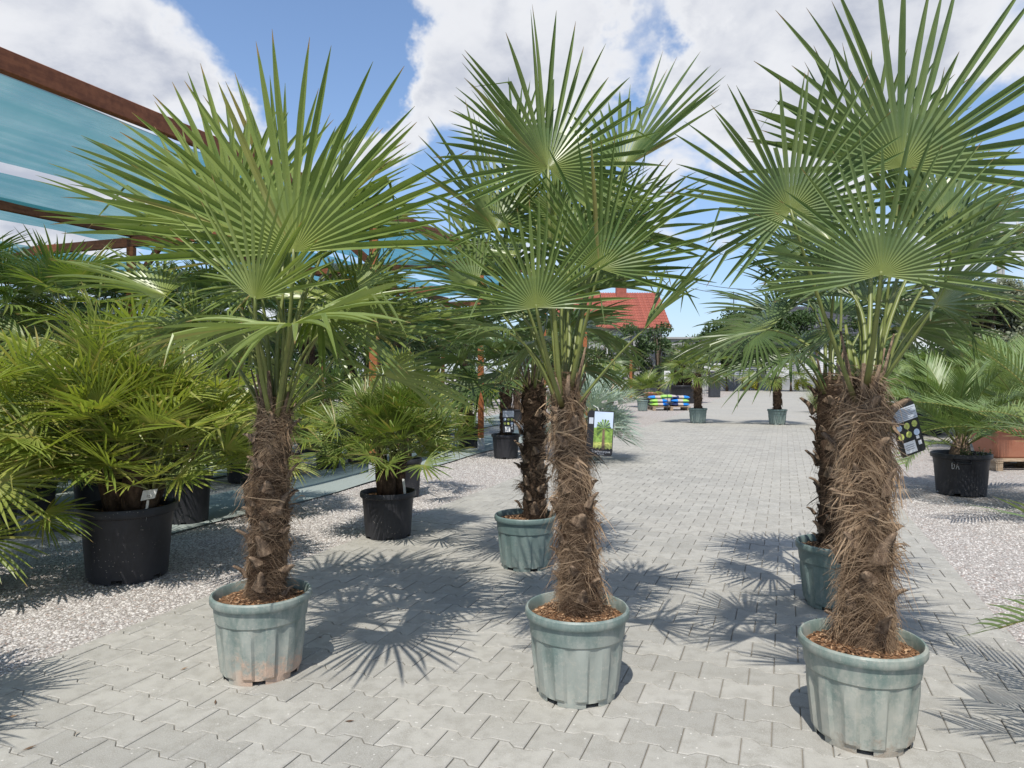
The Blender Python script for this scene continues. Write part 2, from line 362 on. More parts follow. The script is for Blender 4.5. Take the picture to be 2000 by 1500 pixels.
# ------------------------------------------------------------------ mesh helpers
class MB:
    def __init__(self): self.v = []; self.f = []; self.c = []; self.mi = []
    def add(self, verts, faces, col=None, mi=0):
        o = len(self.v); self.v += [tuple(x) for x in verts]
        self.f += [tuple(i + o for i in f) for f in faces]
        self.mi += [mi] * len(faces)
        self.c += col if isinstance(col, list) else [col or (0.5, 0.5, 0)] * len(verts)
        return self
    def box(self, c, s, m=None, bev=0.0, col=None, mi=0):
        x, y, z = s[0] / 2, s[1] / 2, s[2] / 2
        if bev <= 0:
            vs = [Vector((i * x, j * y, k * z)) for k in (-1, 1) for i, j in ((-1, -1), (1, -1), (1, 1), (-1, 1))]
            fs = [(3, 2, 1, 0), (4, 5, 6, 7), (0, 1, 5, 4), (1, 2, 6, 5), (2, 3, 7, 6), (3, 0, 4, 7)]
        else:
            b = bev; vs = []
            for zz, ins in ((-z, b), (-z + b, 0), (z - b, 0), (z, b)):
                vs += [Vector((i * (x - ins), j * (y - ins), zz)) for i, j in ((-1, -1), (1, -1), (1, 1), (-1, 1))]
            fs = [(3, 2, 1, 0), (12, 13, 14, 15)]
            for r in range(3):
                for q in range(4):
                    a = r * 4 + q; n_ = r * 4 + (q + 1) % 4
                    fs.append((a, n_, n_ + 4, a + 4))
        c = Vector(c)
        vs = [(m @ p if m else p) + c for p in vs]
        return self.add(vs, fs, col, mi)
    def bar(self, a, b, wd, ht, up=Vector((0, 0, 1)), bev=0.0, col=None, mi=0):
        a = Vector(a); b = Vector(b); d = (b - a); L = d.length; d.normalize()
        x = d.cross(up)
        if x.length < 1e-4: x = Vector((1, 0, 0))
        x.normalize(); y = x.cross(d).normalized()
        m = Matrix((x, d, y)).transposed()
        return self.box((a + b) / 2, (wd, L, ht), m, bev, col, mi)
    def tube(self, pts, radii, n=6, flat=1.0, col=None, cap=True, up=Vector((0, 0, 1)), mi=0):
        rings = []; vs = []; cs = []
        k = len(pts)
        for i, p in enumerate(pts):
            p = Vector(p)
            t = (Vector(pts[min(i + 1, k - 1)]) - Vector(pts[max(i - 1, 0)])).normalized()
            x = t.cross(up)
            if x.length < 1e-3: x = t.cross(Vector((0, 1, 0)))
            x.normalize(); y = x.cross(t)
            r = radii[i] if isinstance(radii, (list, tuple)) else radii
            for q in range(n):
                a = 2 * math.pi * q / n
                vs.append(p + x * math.cos(a) * r + y * math.sin(a) * r * flat)
                cs.append((i / max(k - 1, 1), 0.5, 0) if col is None else col)
        fs = []
        for i in range(k - 1):
            for q in range(n):
                fs.append((i * n + q, i * n + (q + 1) % n, (i + 1) * n + (q + 1) % n, (i + 1) * n + q))
        if cap:
            fs.append(tuple(reversed(range(n)))); fs.append(tuple(range((k - 1) * n, k * n)))
        return self.add(vs, fs, cs, mi)
    def lathe(self, prof, n=32, c=(0, 0, 0), cap0=False, cap1=False, mi=0, fn=None, skip=None):
        vs = []
        for k, (r, z) in enumerate(prof):
            for q in range(n):
                a = 2 * math.pi * q / n
                rr = fn(k, r, z, a) if fn else r
                vs.append((c[0] + rr * math.cos(a), c[1] + rr * math.sin(a), c[2] + z))
        fs = []
        for k in range(len(prof) - 1):
            for q in range(n):
                if skip and skip(k, q): continue
                fs.append((k * n + q, k * n + (q + 1) % n, (k + 1) * n + (q + 1) % n, (k + 1) * n + q))
        if cap0: fs.append(tuple(reversed(range(n))))
        if cap1: fs.append(tuple(range((len(prof) - 1) * n, len(prof) * n)))
        return self.add(vs, fs, None, mi)
    def mesh(self, name, mats, smooth=False):
        me = bpy.data.meshes.new(name)
        me.from_pydata(self.v, [], self.f)
        for m in (mats if isinstance(mats, (list, tuple)) else [mats]):
            me.materials.append(M[m] if isinstance(m, str) else m)
        if any(self.mi): me.polygons.foreach_set('material_index', self.mi)
        a = me.color_attributes.new('Col', 'FLOAT_COLOR', 'POINT')
        arr = np.ones((len(self.v), 4), dtype=np.float32); arr[:, :3] = np.array(self.c, dtype=np.float32).reshape(-1, 3)
        a.data.foreach_set('color', arr.ravel())
        if smooth: me.polygons.foreach_set('use_smooth', [True] * len(me.polygons))
        me.update(); return me
    def build(self, name, mats, parent=None, smooth=False, off=None):
        if off is not None:
            self.v = [(x - off[0], y - off[1], z - off[2]) for x, y, z in self.v]
        return obj(name, self.mesh(name, mats, smooth), parent)

def obj(name, me, parent=None, loc=None, mw=None):
    o = bpy.data.objects.new(name, me); C.objects.link(o)
    if parent is not None: o.parent = parent
    if loc is not None: o.location = loc
    if mw is not None: o.matrix_local = mw
    return o
def np_mesh(name, verts, quads, mat, col):
    """verts (n,3), quads (m,4) arrays, col (n,3)"""
    me = bpy.data.meshes.new(name)
    nv, nq = len(verts), len(quads)
    me.vertices.add(nv); me.vertices.foreach_set('co', np.asarray(verts, np.float32).ravel())
    me.loops.add(nq * 4); me.loops.foreach_set('vertex_index', np.asarray(quads, np.int32).ravel())
    me.polygons.add(nq)
    me.polygons.foreach_set('loop_start', np.arange(0, nq * 4, 4, dtype=np.int32))
    try: me.polygons.foreach_set('loop_total', np.full(nq, 4, dtype=np.int32))
    except Exception: pass
    me.materials.append(M[mat])
    a = me.color_attributes.new('Col', 'FLOAT_COLOR', 'POINT')
    arr = np.ones((nv, 4), np.float32); arr[:, :3] = col
    a.data.foreach_set('color', arr.ravel())
    me.update(calc_edges=True); me.validate()
    return me
def tag(o, label=None, cat=None, group=None, kind=None):
    if label: o['label'] = label
    if cat: o['category'] = cat
    if group: o['group'] = group
    if kind: o['kind'] = kind
    return o
def empty(name, loc, rz=0.0):
    o = bpy.data.objects.new(name, None); C.objects.link(o); o.location = loc; o.rotation_euler = (0, 0, rz)
    o.empty_display_size = 0.1
    return o
def frame(axis, nrm, loc=(0, 0, 0), scale=1.0):
    """matrix taking local +Y to axis and +Z to nrm"""
    y = Vector(axis).normalized(); z = Vector(nrm); z = (z - y * z.dot(y)).normalized(); x = y.cross(z)
    m = Matrix((x, y, z)).transposed().to_4x4()
    return Matrix.Translation(loc) @ m @ Matrix.Scale(scale, 4)

# ------------------------------------------------------------------ ground: gravel, path of interlocking pavers
rng = random.Random(7); nr = np.random.default_rng(7)
gm = MB()
gm.add([(-400, -60, -0.012), (400, -60, -0.012), (400, 700, -0.012), (-400, 700, -0.012)], [(0, 1, 2, 3)])
tag(gm.build('ground', 'gravel'), kind='structure')

path = empty('path', (0, 0, 0)); tag(path, kind='structure')
PL, PP, PA, PT, GAP = 0.2005, 0.1620, 0.0135, 0.014, 0.0019        # paver length, pitch, wave, slope half width, half joint
b = MB()
V0, V1, VF = -0.6, 19.5, 75.0
b.add([UV(U0, V0, -0.0075), UV(U1, V0, -0.0075), UV(U1, V1, -0.0075), UV(U0, V1, -0.0075)], [(0, 1, 2, 3)])
b.build('sand_bed', 'joint', path)
fb = MB()
fb.add([UV(U0, V1, -0.001), UV(U1, V1, -0.001), UV(U1, VF, -0.001), UV(U0, VF, -0.001)], [(0, 1, 2, 3)], (0, 0.5, 0))
# the yard widens in front of the far wall
fb.add([UV(U1, 36, -0.003), UV(U1 + 14, 36, -0.003), UV(U1 + 14, VF, -0.003), UV(U1, VF, -0.003)], [(0, 1, 2, 3)], (0, 0.5, 0))
fb.build('far_paving', 'paver_mass', path)

def paver_outline(x0, x1, g):
    """12-gon (or a half stone) of one interlocking stone, long side across the path"""
    h = PP / 2
    full = [(-PL / 2, 1), (-PL / 4 - PT, 1), (-PL / 4 + PT, -1), (PL / 4 - PT, -1), (PL / 4 + PT, 1), (PL / 2, 1)]
    pts = [(x, s) for x, s in full if x0 - 1e-6 <= x <= x1 + 1e-6]
    if x0 > -PL / 2 + 1e-6: pts = [(x0, -1)] + pts
    if x1 < PL / 2 - 1e-6: pts = pts + [(x1, -1)]
    def xg(x):
        return x + g if abs(x - x0) < 1e-6 else (x - g if abs(x - x1) < 1e-6 else x)
    bottom = [(xg(x), -(h + s * PA) + g) for x, s in pts]
    top = [(xg(x), (h + s * PA) - g) for x, s in reversed(pts)]
    return bottom + top
def paver_geo(x0, x1):
    o1 = paver_outline(x0, x1, GAP); o2 = paver_outline(x0, x1, GAP + 0.0035); n = len(o1)
    vs = [(x, y, 0.0) for x, y in o2] + [(x, y, -0.0028) for x, y in o1] + [(x, y, -0.03) for x, y in o1]
    fs = [tuple(range(n))]
    for k in range(2):
        for q in range(n):
            a, c_ = k * n + q, k * n + (q + 1) % n
            fs.append((a, a + n, c_ + n, c_))
    return vs, fs
def rot_uv(p): return (p[0] * CT + p[1] * ST, -p[0] * ST + p[1] * CT, p[2])
GEO = {'full': paver_geo(-PL / 2, PL / 2), 'left': paver_geo(0, PL / 2), 'right': paver_geo(-PL / 2, 0)}
ncol = int(round((U1 - U0) / PL))
stones = []
for j in range(int(V0 / PP), int(V1 / PP)):
    v = j * PP; odd = j % 2
    if odd == 0:
        for i in range(ncol): stones.append(('full', U0 + PL * (i + 0.5), v))
    else:
        stones.append(('left', U0, v))
        for i in range(1, ncol): stones.append(('full', U0 + PL * i, v))
        stones.append(('right', U0 + PL * ncol, v))
def onscreen(u, v):
    p = UV(u, v)
    if p.y < 0.6: return False, 99
    px = CX + F * p.x / p.y; py = HY + F * CH / p.y
    return (-60 < px < 2060 and py < 1560), p.y
near = sorted([(onscreen(u, v)[1], i) for i, (k, u, v) in enumerate(stones) if onscreen(u, v)[0]])[:300]
near = set(i for _, i in near)
pm = {k: None for k in GEO}
for k, (vs, fs) in GEO.items():
    mb = MB(); mb.add([rot_uv(p) for p in vs], fs); pm[k] = mb.mesh('paver', 'paver')
mass = MB()
for i, (k, u, v) in enumerate(stones):
    dz = rng.uniform(-0.0016, 0.0012); yaw = rng.uniform(-0.006, 0.006)
    p = UV(u, v, dz)
    if i in near:
        o = obj('paver', pm[k], path, p)
        o.rotation_euler = (rng.uniform(-.006, .006), rng.uniform(-.006, .006), yaw)
    else:
        vs, fs = GEO[k]
        mass.add([Vector(rot_uv(q)) + p for q in vs], fs[:1] + fs[1:1 + len(vs) // 3], (0, rng.random(), 0))
tag(mass.build('paver_mass', 'paver_mass', path), kind='stuff')

# loose gravel stones, real ones where the photo shows single grains
def stones_mesh(name, pts, size):
    n = len(pts)
    base = np.array([[1, 0, 0], [0, 1, 0], [-1, 0, 0], [0, -1, 0], [0.2, 0.1, 0.75], [-0.5, 0.3, 0.55]], np.float32)
    quads = np.array([[0, 1, 5, 4], [1, 2, 5, 5], [2, 3, 4, 5], [3, 0, 4, 4]])
    tri = [[0, 1, 5, 4], [2, 3, 4, 5]]
    ang = nr.uniform(0, 6.283, n); sx = size * nr.uniform(0.5, 1.5, n); sy = sx * nr.uniform(0.55, 1, n); sz = sx * nr.uniform(0.5, 1.0, n)
    v = base[None] * np.stack([sx, sy, sz], -1)[:, None, :] * nr.uniform(0.75, 1.2, (n, 6, 3))
    ca, sa = np.cos(ang)[:, None], np.sin(ang)[:, None]
    x = v[..., 0] * ca - v[..., 1] * sa; y = v[..., 0] * sa + v[..., 1] * ca
    v = np.stack([x, y, v[..., 2]], -1) + pts[:, None, :]
    me = bpy.data.meshes.new(name)
    f = np.array([[0, 1, 4], [1, 5, 4], [1, 2, 5], [2, 3, 5], [3, 4, 5], [3, 0, 4]], np.int32)
    F_ = (f[None] + (np.arange(n) * 6)[:, None, None]).reshape(-1, 3)
    me.vertices.add(n * 6); me.vertices.foreach_set('co', v.astype(np.float32).ravel())
    me.loops.add(len(F_) * 3); me.loops.foreach_set('vertex_index', F_.astype(np.int32).ravel())
    me.polygons.add(len(F_)); me.polygons.foreach_set('loop_start', np.arange(0, len(F_) * 3, 3, dtype=np.int32))
    me.materials.append(M['stone'])
    a = me.color_attributes.new('Col', 'FLOAT_COLOR', 'POINT')
    col = np.ones((n, 6, 4), np.float32); rr = nr.random(n).astype(np.float32)
    col[..., 1] = rr[:, None]; a.data.foreach_set('color', col.ravel())
    me.update(calc_edges=True); me.validate(); return me
def scatter(u0, u1, v0, v1, n):
    u = nr.uniform(u0, u1, n); v = nr.uniform(v0, v1, n)
    p = np.stack([u * CT + v * ST, -u * ST + v * CT, np.full(n, -0.011)], -1)
    px = CX + F * p[:, 0] / np.maximum(p[:, 1], .3)
    return p[(px > -80) & (px < 2080) & (p[:, 1] > 1.2)]
pts = np.concatenate([scatter(-5.2, U0 - 0.004, 1.5, 6.5, 52000), scatter(U1 + 0.004, 3.6, 2.5, 8.5, 42000), scatter(-4.6, U0 - .004, 6.5, 11, 14000)])
tag(obj('loose_gravel', stones_mesh('loose_gravel', pts, 0.0078)), 'pale pinkish grey gravel stones lying beside the paved path', 'gravel', kind='stuff')
stray = scatter(U0, U0 + 0.12, 1.5, 9, 500); stray2 = scatter(U1 - 0.10, U1, 2.0, 9, 300); bits = scatter(U0, U1, 0.8, 6, 90)
sp = np.concatenate([stray, stray2, bits]); sp[:, 2] = 0.0
tag(obj('stray_grit', stones_mesh('stray_grit', sp, 0.0042)), 'tiny stray stones strewn over the grey pavers', 'grit', kind='stuff')

# net fabric laid on the gravel under the pergola
def ribbon_sheet(u_fn0, u_fn1, v0, v1, nu, nv, z_fn):
    mb = MB(); vs = []; fs = []
    for j in range(nv + 1):
        v = v0 + (v1 - v0) * j / nv
        for i in range(nu + 1):
            t = i / nu; u = u_fn0(v) * (1 - t) + u_fn1(v) * t
            vs.append(UV(u, v, z_fn(t, v)))
    for j in range(nv):
        for i in range(nu):
            a = j * (nu + 1) + i; fs.append((a, a + 1, a + nu + 2, a + nu + 1))
    return mb.add(vs, fs)
zf = lambda t, v: 0.004 + 0.006 * (1 + math.sin(v * 3 + t * 4)) * (1 if 0.05 < t < 0.95 else 0.3)
q = ribbon_sheet(lambda v: -5.75 + 0.05 * math.sin(v * 1.3), lambda v: -4.60 + 0.04 * math.sin(v * 2.1 + 1), 4.2, 22, 8, 100, zf)
tag(q.build('ground_fabric', 'ground_net', smooth=True), 'grey green net fabric strip on the gravel nearer the path', 'ground fabric', 'net fabric strips on the gravel')
q = ribbon_sheet(lambda v: -8.4 + 0.05 * math.sin(v * 1.1), lambda v: -6.66 + 0.05 * math.sin(v * 1.7 + 2), 1.5, 22, 8, 100, zf)
tag(q.build('ground_fabric', 'ground_net', smooth=True), 'grey green net fabric strip deeper under the pergola', 'ground fabric', 'net fabric strips on the gravel')

# ------------------------------------------------------------------ palm leaves
ST_HI = (0.0, 0.09, 0.18, 0.27, 0.44, 0.64, 0.78, 0.90, 1.0)
ST_LO = (0.0, 0.20, 0.42, 0.68, 0.88, 1.0)
def fan(mb, hub, axis, nrm, R, nseg, arc, rg, split=0.27, droop=0.3, fold=0.80, cup=0.16, kink=0.05, st=ST_HI,
        wid=0.98, dry=0.03, grav=Vector((0, 0, -1)), lenvar=0.10, side_len=0.70, mi=0):
    hub = Vector(hub); axis = Vector(axis).normalized(); nrm = Vector(nrm)
    nrm = (nrm - axis * nrm.dot(axis)).normalized(); side = axis.cross(nrm)
    dphi = arc / nseg; th = math.tan(dphi / 2)
    w1 = rg.uniform(0, 6.28); lift = rg.uniform(0, 6.28)
    for i in range(nseg):
        ph = -arc / 2 + dphi * (i + 0.5)
        ph2 = ph + dphi * (0.55 * math.sin(i * 1.1 + w1) + rg.uniform(-0.35, 0.35)) + (rg.uniform(-1, 1) * dphi * 1.6 if rg.random() < 0.12 else 0)
        lf = side_len + (1 - side_len) * (0.5 + 0.5 * math.cos(ph))
        L = R * lf * (1 + rg.uniform(-lenvar, lenvar))
        if rg.random() < 0.04: L *= rg.uniform(0.6, 0.85)
        rdir = (axis * math.cos(ph) + side * math.sin(ph) + nrm * (cup * (0.3 + abs(math.sin(ph))))).normalized()
        tang = (side * math.cos(ph) - axis * math.sin(ph)).normalized()
        rs = split * R
        dr = droop * rg.uniform(0.5, 1.5)
        kk = rg.uniform(0.5, 0.85) if rg.random() < kink else None
        kang = rg.uniform(0.7, 1.7)
        tw = rg.uniform(-0.7, 0.7); sway = rg.uniform(-0.10, 0.10)
        rnd = rg.random(); dv = rg.uniform(0.15, 0.6) if rg.random() < dry else 0.0
        rd2 = (axis * math.cos(ph2) + side * math.sin(ph2) + nrm * (cup * (0.3 + abs(math.sin(ph))) + rg.uniform(-.20, .20) + 0.16 * math.sin(i * 0.7 + lift))).normalized()
        p = hub.copy(); d = rdir.copy(); prev = 0.0; vs = []; cs = []; kinked = False
        for s in st:
            if s <= split:
                p = hub + rdir * (s * R); half = s * R * th; q = 0
            else:
                ds = (s - max(prev, split)) / (1 - split) * (L - rs)
                if prev <= split: p = hub + rdir * rs; d = rdir.lerp(rd2, 0.7).normalized()
                q = (s - split) / (1 - split)
                d = (d + grav * dr * (s - prev) * (0.3 + 1.5 * q) + tang * sway * (s - prev)).normalized()
                if kk is not None and q > kk and not kinked:
                    kinked = True; d = (d * math.cos(kang) + (grav + tang * rg.uniform(-.5, .5)).normalized() * math.sin(kang)).normalized()
                p = p + d * ds
                half = rs * th * wid * max(0.05, (1 + 0.45 * min(q, 0.34)) * (1 - 0.97 * q ** 3.3))
            n2 = tang.cross(d) 
            if n2.length < 1e-4: n2 = nrm.copy()
            n2.normalize()
            if n2.dot(nrm) < 0 and q == 0: n2 = -n2
            t2 = tang * math.cos(tw * q) + n2 * math.sin(tw * q)
            f_ = fold * (1.0 + 0.5 * min(1, q * 3))
            vs += [p - t2 * half + n2 * half * f_ * .5, p - n2 * half * f_ * .5, p + t2 * half + n2 * half * f_ * .5]
            cs += [(s, rnd, dv)] * 3
            prev = s
        fs = []
        for k in range(len(st) - 1):
            a = k * 3; fs += [(a, a + 1, a + 4, a + 3), (a + 1, a + 2, a + 5, a + 4)]
        mb.add(vs, fs, cs, mi)
def bez(a, c_, b_, n=9):
    return [a * (1 - t) ** 2 + c_ * 2 * t * (1 - t) + b_ * t * t for t in [i / n for i in range(n + 1)]]
def make_frond(root, base, hub, axis, nrm, R, arc, rg, mat='leaf', nseg=None, droop=0.3, kink=0.06, r_pet=0.009, ctrl=None, dry=0.02, cup=0.16):
    o0 = Vector(root.location)
    nseg = nseg or max(12, int(math.degrees(arc) / 6.9))
    mb = MB(); fan(mb, hub, axis, nrm, R, nseg, arc, rg, droop=droop, kink=kink, dry=dry, cup=cup)
    fr = mb.build('frond', mat, root, off=o0)
    pb = MB()
    if ctrl is None:
        ax = Vector(axis).normalized(); dist = (hub - base).length
        c1 = base.lerp(hub, 0.55) + Vector((0, 0, 0.10 * dist))
        c2 = hub - ax * dist * 0.45
        ctrl = c1.lerp(c2, 0.5)
    pts = bez(base, ctrl, Vector(hub) + Vector(axis).normalized() * 0.012)
    k = len(pts)
    pb.tube(pts, [r_pet * (1.55 - 0.85 * (i / (k - 1)) ** 0.5) for i in range(k)], 6, 0.6)
    pb.build('petiole', 'petiole', fr, True, off=o0)
    return fr
def auto_frond(root, crown, az, el, Lp, R, rg, mat='leaf', arc=None, droop=0.35, r_pet=0.009, kink=0.06):
    e = Vector((math.cos(el) * math.cos(az), math.cos(el) * math.sin(az), math.sin(el)))
    out = Vector((math.cos(az), math.sin(az), 0))
    hub = crown + e * Lp + Vector((0, 0, -0.05 * Lp * math.cos(el)))
    a2 = el - rg.uniform(0.15, 0.6)
    axis = out * math.cos(a2) + Vector((0, 0, math.sin(a2)))
    sidev = Vector((-out.y, out.x, 0)) * rg.uniform(-0.45, 0.45)
    nrm = Vector((0, 0, 1)) - out * 0.35 + sidev
    return make_frond(root, crown + out * 0.03 + Vector((0, 0, -0.12)), hub, axis + sidev * 0.3, nrm, R, arc or rad(rg.uniform(190, 270)), rg, mat, droop=droop, r_pet=r_pet, kink=kink)

# ------------------------------------------------------------------ trunks
def bent(a, b_, t, bow): 
    p = a.lerp(b_, t); return p + bow * (4 * t * (1 - t))
def fibres(base, top, bow, rfun, n, rg, shag, zlo=0.0, zhi=1.0, width=0.0012, pale=0.5, hang=0.5, skirts=()):
    """thin curved ribbons wrapped round and fraying off a trunk"""
    nc = max(20, n // 34)                                  # the fibre comes in matted tufts
    ct = rg.uniform(zlo, zhi, nc); ca_ = rg.uniform(0, 2 * np.pi, nc)
    if len(skirts):
        k = int(nc * 0.40); ct[:k] = np.clip(np.array(skirts)[rg.integers(0, len(skirts), k)] + rg.normal(0, 0.02, k), zlo, 0.99)
    cwa = rg.normal(0, 0.20, nc); cwz = rg.normal(0, 0.013, nc); cl = rg.random(nc) < shag; cwr = rg.uniform(0.002, 0.010, nc) * (0.6 + 0.8 * rg.random(nc)); csh = rg.normal(0, 0.34, nc)
    ci = rg.integers(0, nc, n)
    t = np.clip(ct[ci] + rg.normal(0, 0.022, n), zlo, 0.998); ang = ca_[ci] + rg.normal(0, 0.26, n)
    loose = cl[ci] & (rg.random(n) < 0.85) | (rg.random(n) < 0.05)
    K = 6
    wa = cwa[ci] + rg.normal(0, 0.10, n); wz = cwz[ci] + rg.normal(0, 0.008, n); wr = np.abs(rg.normal(0, 0.0010, n))
    wr[loose] = (cwr[ci] * rg.uniform(0.4, 1.5, n))[loose]; wa[loose] *= 0.8
    sag = np.where(loose, rg.uniform(0.0003, 0.0042, n) * hang * 2, 0.0002)
    curl = rg.normal(0, 0.12, n)
    ax = np.array(top) - np.array(base); H = np.linalg.norm(ax)
    V = np.zeros((n, K, 2, 3), np.float32)
    wd = width * rg.uniform(0.5, 2.3, n) * np.where(rg.random(n) < 0.06, 2.6, 1)
    for k in range(K):
        tt = np.clip(t + (wz * k - sag * k * k) / H, -0.01, 1.04)
        fz = (k > 0) * np.where(loose, 1.0, 0.55)
        tt = np.clip(tt + fz * rg.normal(0, 0.0045, n) / H, -0.01, 1.04)
        r = rfun(np.clip(tt, 0, 1), ang) + 0.002 + wr * k ** 1.1 + fz * np.abs(rg.normal(0, 0.0012, n))
        a_ = ang + wa * k * 0.72 + curl * k * k * 0.25 + fz * rg.normal(0, 0.035, n)
        c_ = np.array(base)[None] * (1 - tt[:, None]) + np.array(top)[None] * tt[:, None] + np.array(bow)[None] * (4 * tt * (1 - tt))[:, None]
        p = c_ + np.stack([r * np.cos(a_), r * np.sin(a_), np.zeros(n)], -1)
        dirv = np.stack([np.cos(a_) * 0.4, np.sin(a_) * 0.4, np.ones(n)], -1)
        wk = (wd * (1 - 0.8 * k / (K - 1)))[:, None]
        V[:, k, 0] = p - dirv * wk; V[:, k, 1] = p + dirv * wk
    idx = (np.arange(n) * K * 2)[:, None]
    Q = []
    for k in range(K - 1):
        a_ = k * 2; Q.append(np.concatenate([idx + a_, idx + a_ + 1, idx + a_ + 3, idx + a_ + 2], 1))
    Q = np.concatenate(Q, 0)
    col = np.zeros((n, K * 2, 3), np.float32)
    shade = np.clip(rg.beta(2, 2.2, n) * (0.5 + pale) + csh[ci] + np.where(loose, 0.12, -0.05), 0, 1)
    col[:, :, 1] = shade[:, None]
    return V.reshape(-1, 3), Q, col.reshape(-1, 3)
def boot_mesh(seed, long=1.0):
    rg = random.Random(seed); mb = MB(); vs = []; fs = []
    L = 0.075 * long; n = 5
    for k in range(n + 1):
        t = k / n
        wdt = 0.030 * (1 - t) ** 0.7 + 0.006; y = 0.004 + 0.030 * t * t + rg.uniform(-.002, .002); z = L * t
        th = 0.006 * (1 - t) + 0.0025
        vs += [(-wdt, y - 0.010, z), (0, y + th, z), (wdt, y - 0.010, z), (0, y - th - 0.006, z)]
    for k in range(n):
        for q in range(4):
            fs.append((k * 4 + q, k * 4 + (q + 1) % 4, k * 4 + 4 + (q + 1) % 4, k * 4 + 4 + q))
    fs.append((n * 4, n * 4 + 1, n * 4 + 2, n * 4 + 3))
    mb.add(vs, fs); return mb.mesh('leaf_base', 'boot', True)
BOOTS = [boot_mesh(i, l) for i, l in enumerate((1.0, 0.7, 1.35, 0.9))]
def make_trunk(root, base, top, r0, r1, seed, nboot=34, nfib=3800, shag=0.3, pale=0.5, bow=(0, 0, 0), skirts=(), fib='fibre', width=0.0012, bulge=0.0, boot_scale=1.0, curls=0):
    rg = random.Random(seed); ng = np.random.default_rng(seed)
    o0 = Vector(root.location); base = Vector(base); top = Vector(top); bow = Vector(bow)
    ph = [rg.uniform(0, 6.28) for _ in range(4)]
    def rf(t, a):
        r = r0 + (r1 - r0) * t + bulge * np.sin(np.pi * np.clip(t, 0, 1)) 
        return r * (1 + 0.06 * np.sin(3 * a + ph[0] + 9 * t) + 0.22 * (0.5 - np.mod(t * 8 + a / 6.2832 * 2 + 0.25 * np.sin(2 * a + ph[1]), 1.0)) + 0.05 * np.sin(5 * a - 21 * t + ph[2]))
    mb = MB(); nz, na = 34, 20; vs = []; fs = []
    for k in range(nz + 1):
        t = k / nz; c_ = bent(base, top, t, bow)
        for q in range(na):
            a = 2 * math.pi * q / na
            r = float(rf(t, a)) * (0.94 + rg.uniform(-0.05, 0.05))
            vs.append(c_ + Vector((math.cos(a) * r, math.sin(a) * r, 0)))
    for k in range(nz):
        for q in range(na):
            fs.append((k * na + q, k * na + (q + 1) % na, (k + 1) * na + (q + 1) % na, (k + 1) * na + q))
    fs.append(tuple(range(nz * na, nz * na + na)))
    mb.add(vs, fs)
    tr = mb.build('trunk', 'bark', root, True, off=o0)
    for i in range(nboot):
        t = 0.02 + 0.90 * (i + rg.random()) / nboot; a = i * 2.39996 + rg.uniform(-.3, .3)
        out = Vector((math.cos(a), math.sin(a), 0))
        p = bent(base, top, t, bow) + out * float(rf(t, a)) * 1.13 - o0
        tilt = rg.uniform(0.05, 0.55); lean = rg.uniform(-0.6, 0.6)
        sidev = Vector((-out.y, out.x, 0))
        zc = (Vector((0, 0, 1)) + out * tilt + sidev * lean).normalized()
        m = frame(out, zc, p, rg.uniform(0.75, 1.25) * boot_scale * (r0 / 0.105))
        # frame() keeps +Y on out; the stub rises along the tilted axis
        y = (out - zc * out.dot(zc)).normalized(); x = y.cross(zc)
        mm = Matrix((x, y, zc)).transposed().to_4x4()
        m = Matrix.Translation(p) @ mm @ Matrix.Scale(rg.uniform(0.85, 1.45) * boot_scale * 0.78, 4)
        obj('leaf_base', BOOTS[i % 4], tr, mw=m)
    V, Q, col = fibres(base - o0, top - o0, bow, rf, nfib, ng, shag, skirts=skirts, pale=pale, width=width)
    tag(obj('trunk_fibre', np_mesh('trunk_fibre', V, Q, fib, col), tr), kind='stuff')
    if curls:
        V, Q, col = fibres(base - o0, top - o0, bow, rf, curls, ng, 1.0, skirts=skirts, pale=pale + 0.35, width=0.0019, hang=0.8)
        tag(obj('trunk_fibre', np_mesh('trunk_fibre', V, Q, fib, col), tr), kind='stuff')
    return tr

# ------------------------------------------------------------------ pots
POT_CACHE = {}
def green_pot_geo(Rr, H):
    n = 96
    prof = [(0.745, 0.0), (0.755, 0.055), (0.77, 0.09), (0.81, 0.30), (0.85, 0.52), (0.868, 0.645), (0.876, 0.68), (0.905, 0.70), (0.915, 0.75), (0.935, 0.885),
            (0.985, 0.895), (1.0, 0.912), (1.004, 0.945), (0.995, 0.978), (0.968, 0.998), (0.945, 0.996), (0.925, 0.972), (0.91, 0.90), (0.88, 0.74)]
    prof = [(r * Rr, z * H) for r, z in prof]
    def fn(k, r, z, a):
        t = z / H
        if 0.07 < t < 0.69 and k <= 6:
            u = (a / (2 * math.pi) * 12) % 1.0
            pan = 1.0 if u < 0.56 else 0.0
            e = min(abs(u - 0.0), abs(u - 0.56), abs(u - 1.0)) * 12
            g = min(1.0, e / 0.55)
            top = 1.0 if t < 0.60 else max(0.0, (0.69 - t) / 0.09)
            return r + (0.030 * pan * g - 0.020 * (1 - pan) * g) * Rr * top
        return r
    notch = [int(n * (k + 0.25) / 6) for k in range(6)]
    def skip(k, q): return k == 0 and any((q - c_) % n < 5 for c_ in notch)
    mb = MB(); mb.lathe(prof, n, fn=fn, skip=skip)
    mb.lathe([(0.0005 * Rr, 0.052 * H), (0.75 * Rr, 0.053 * H)], 24)
    return mb
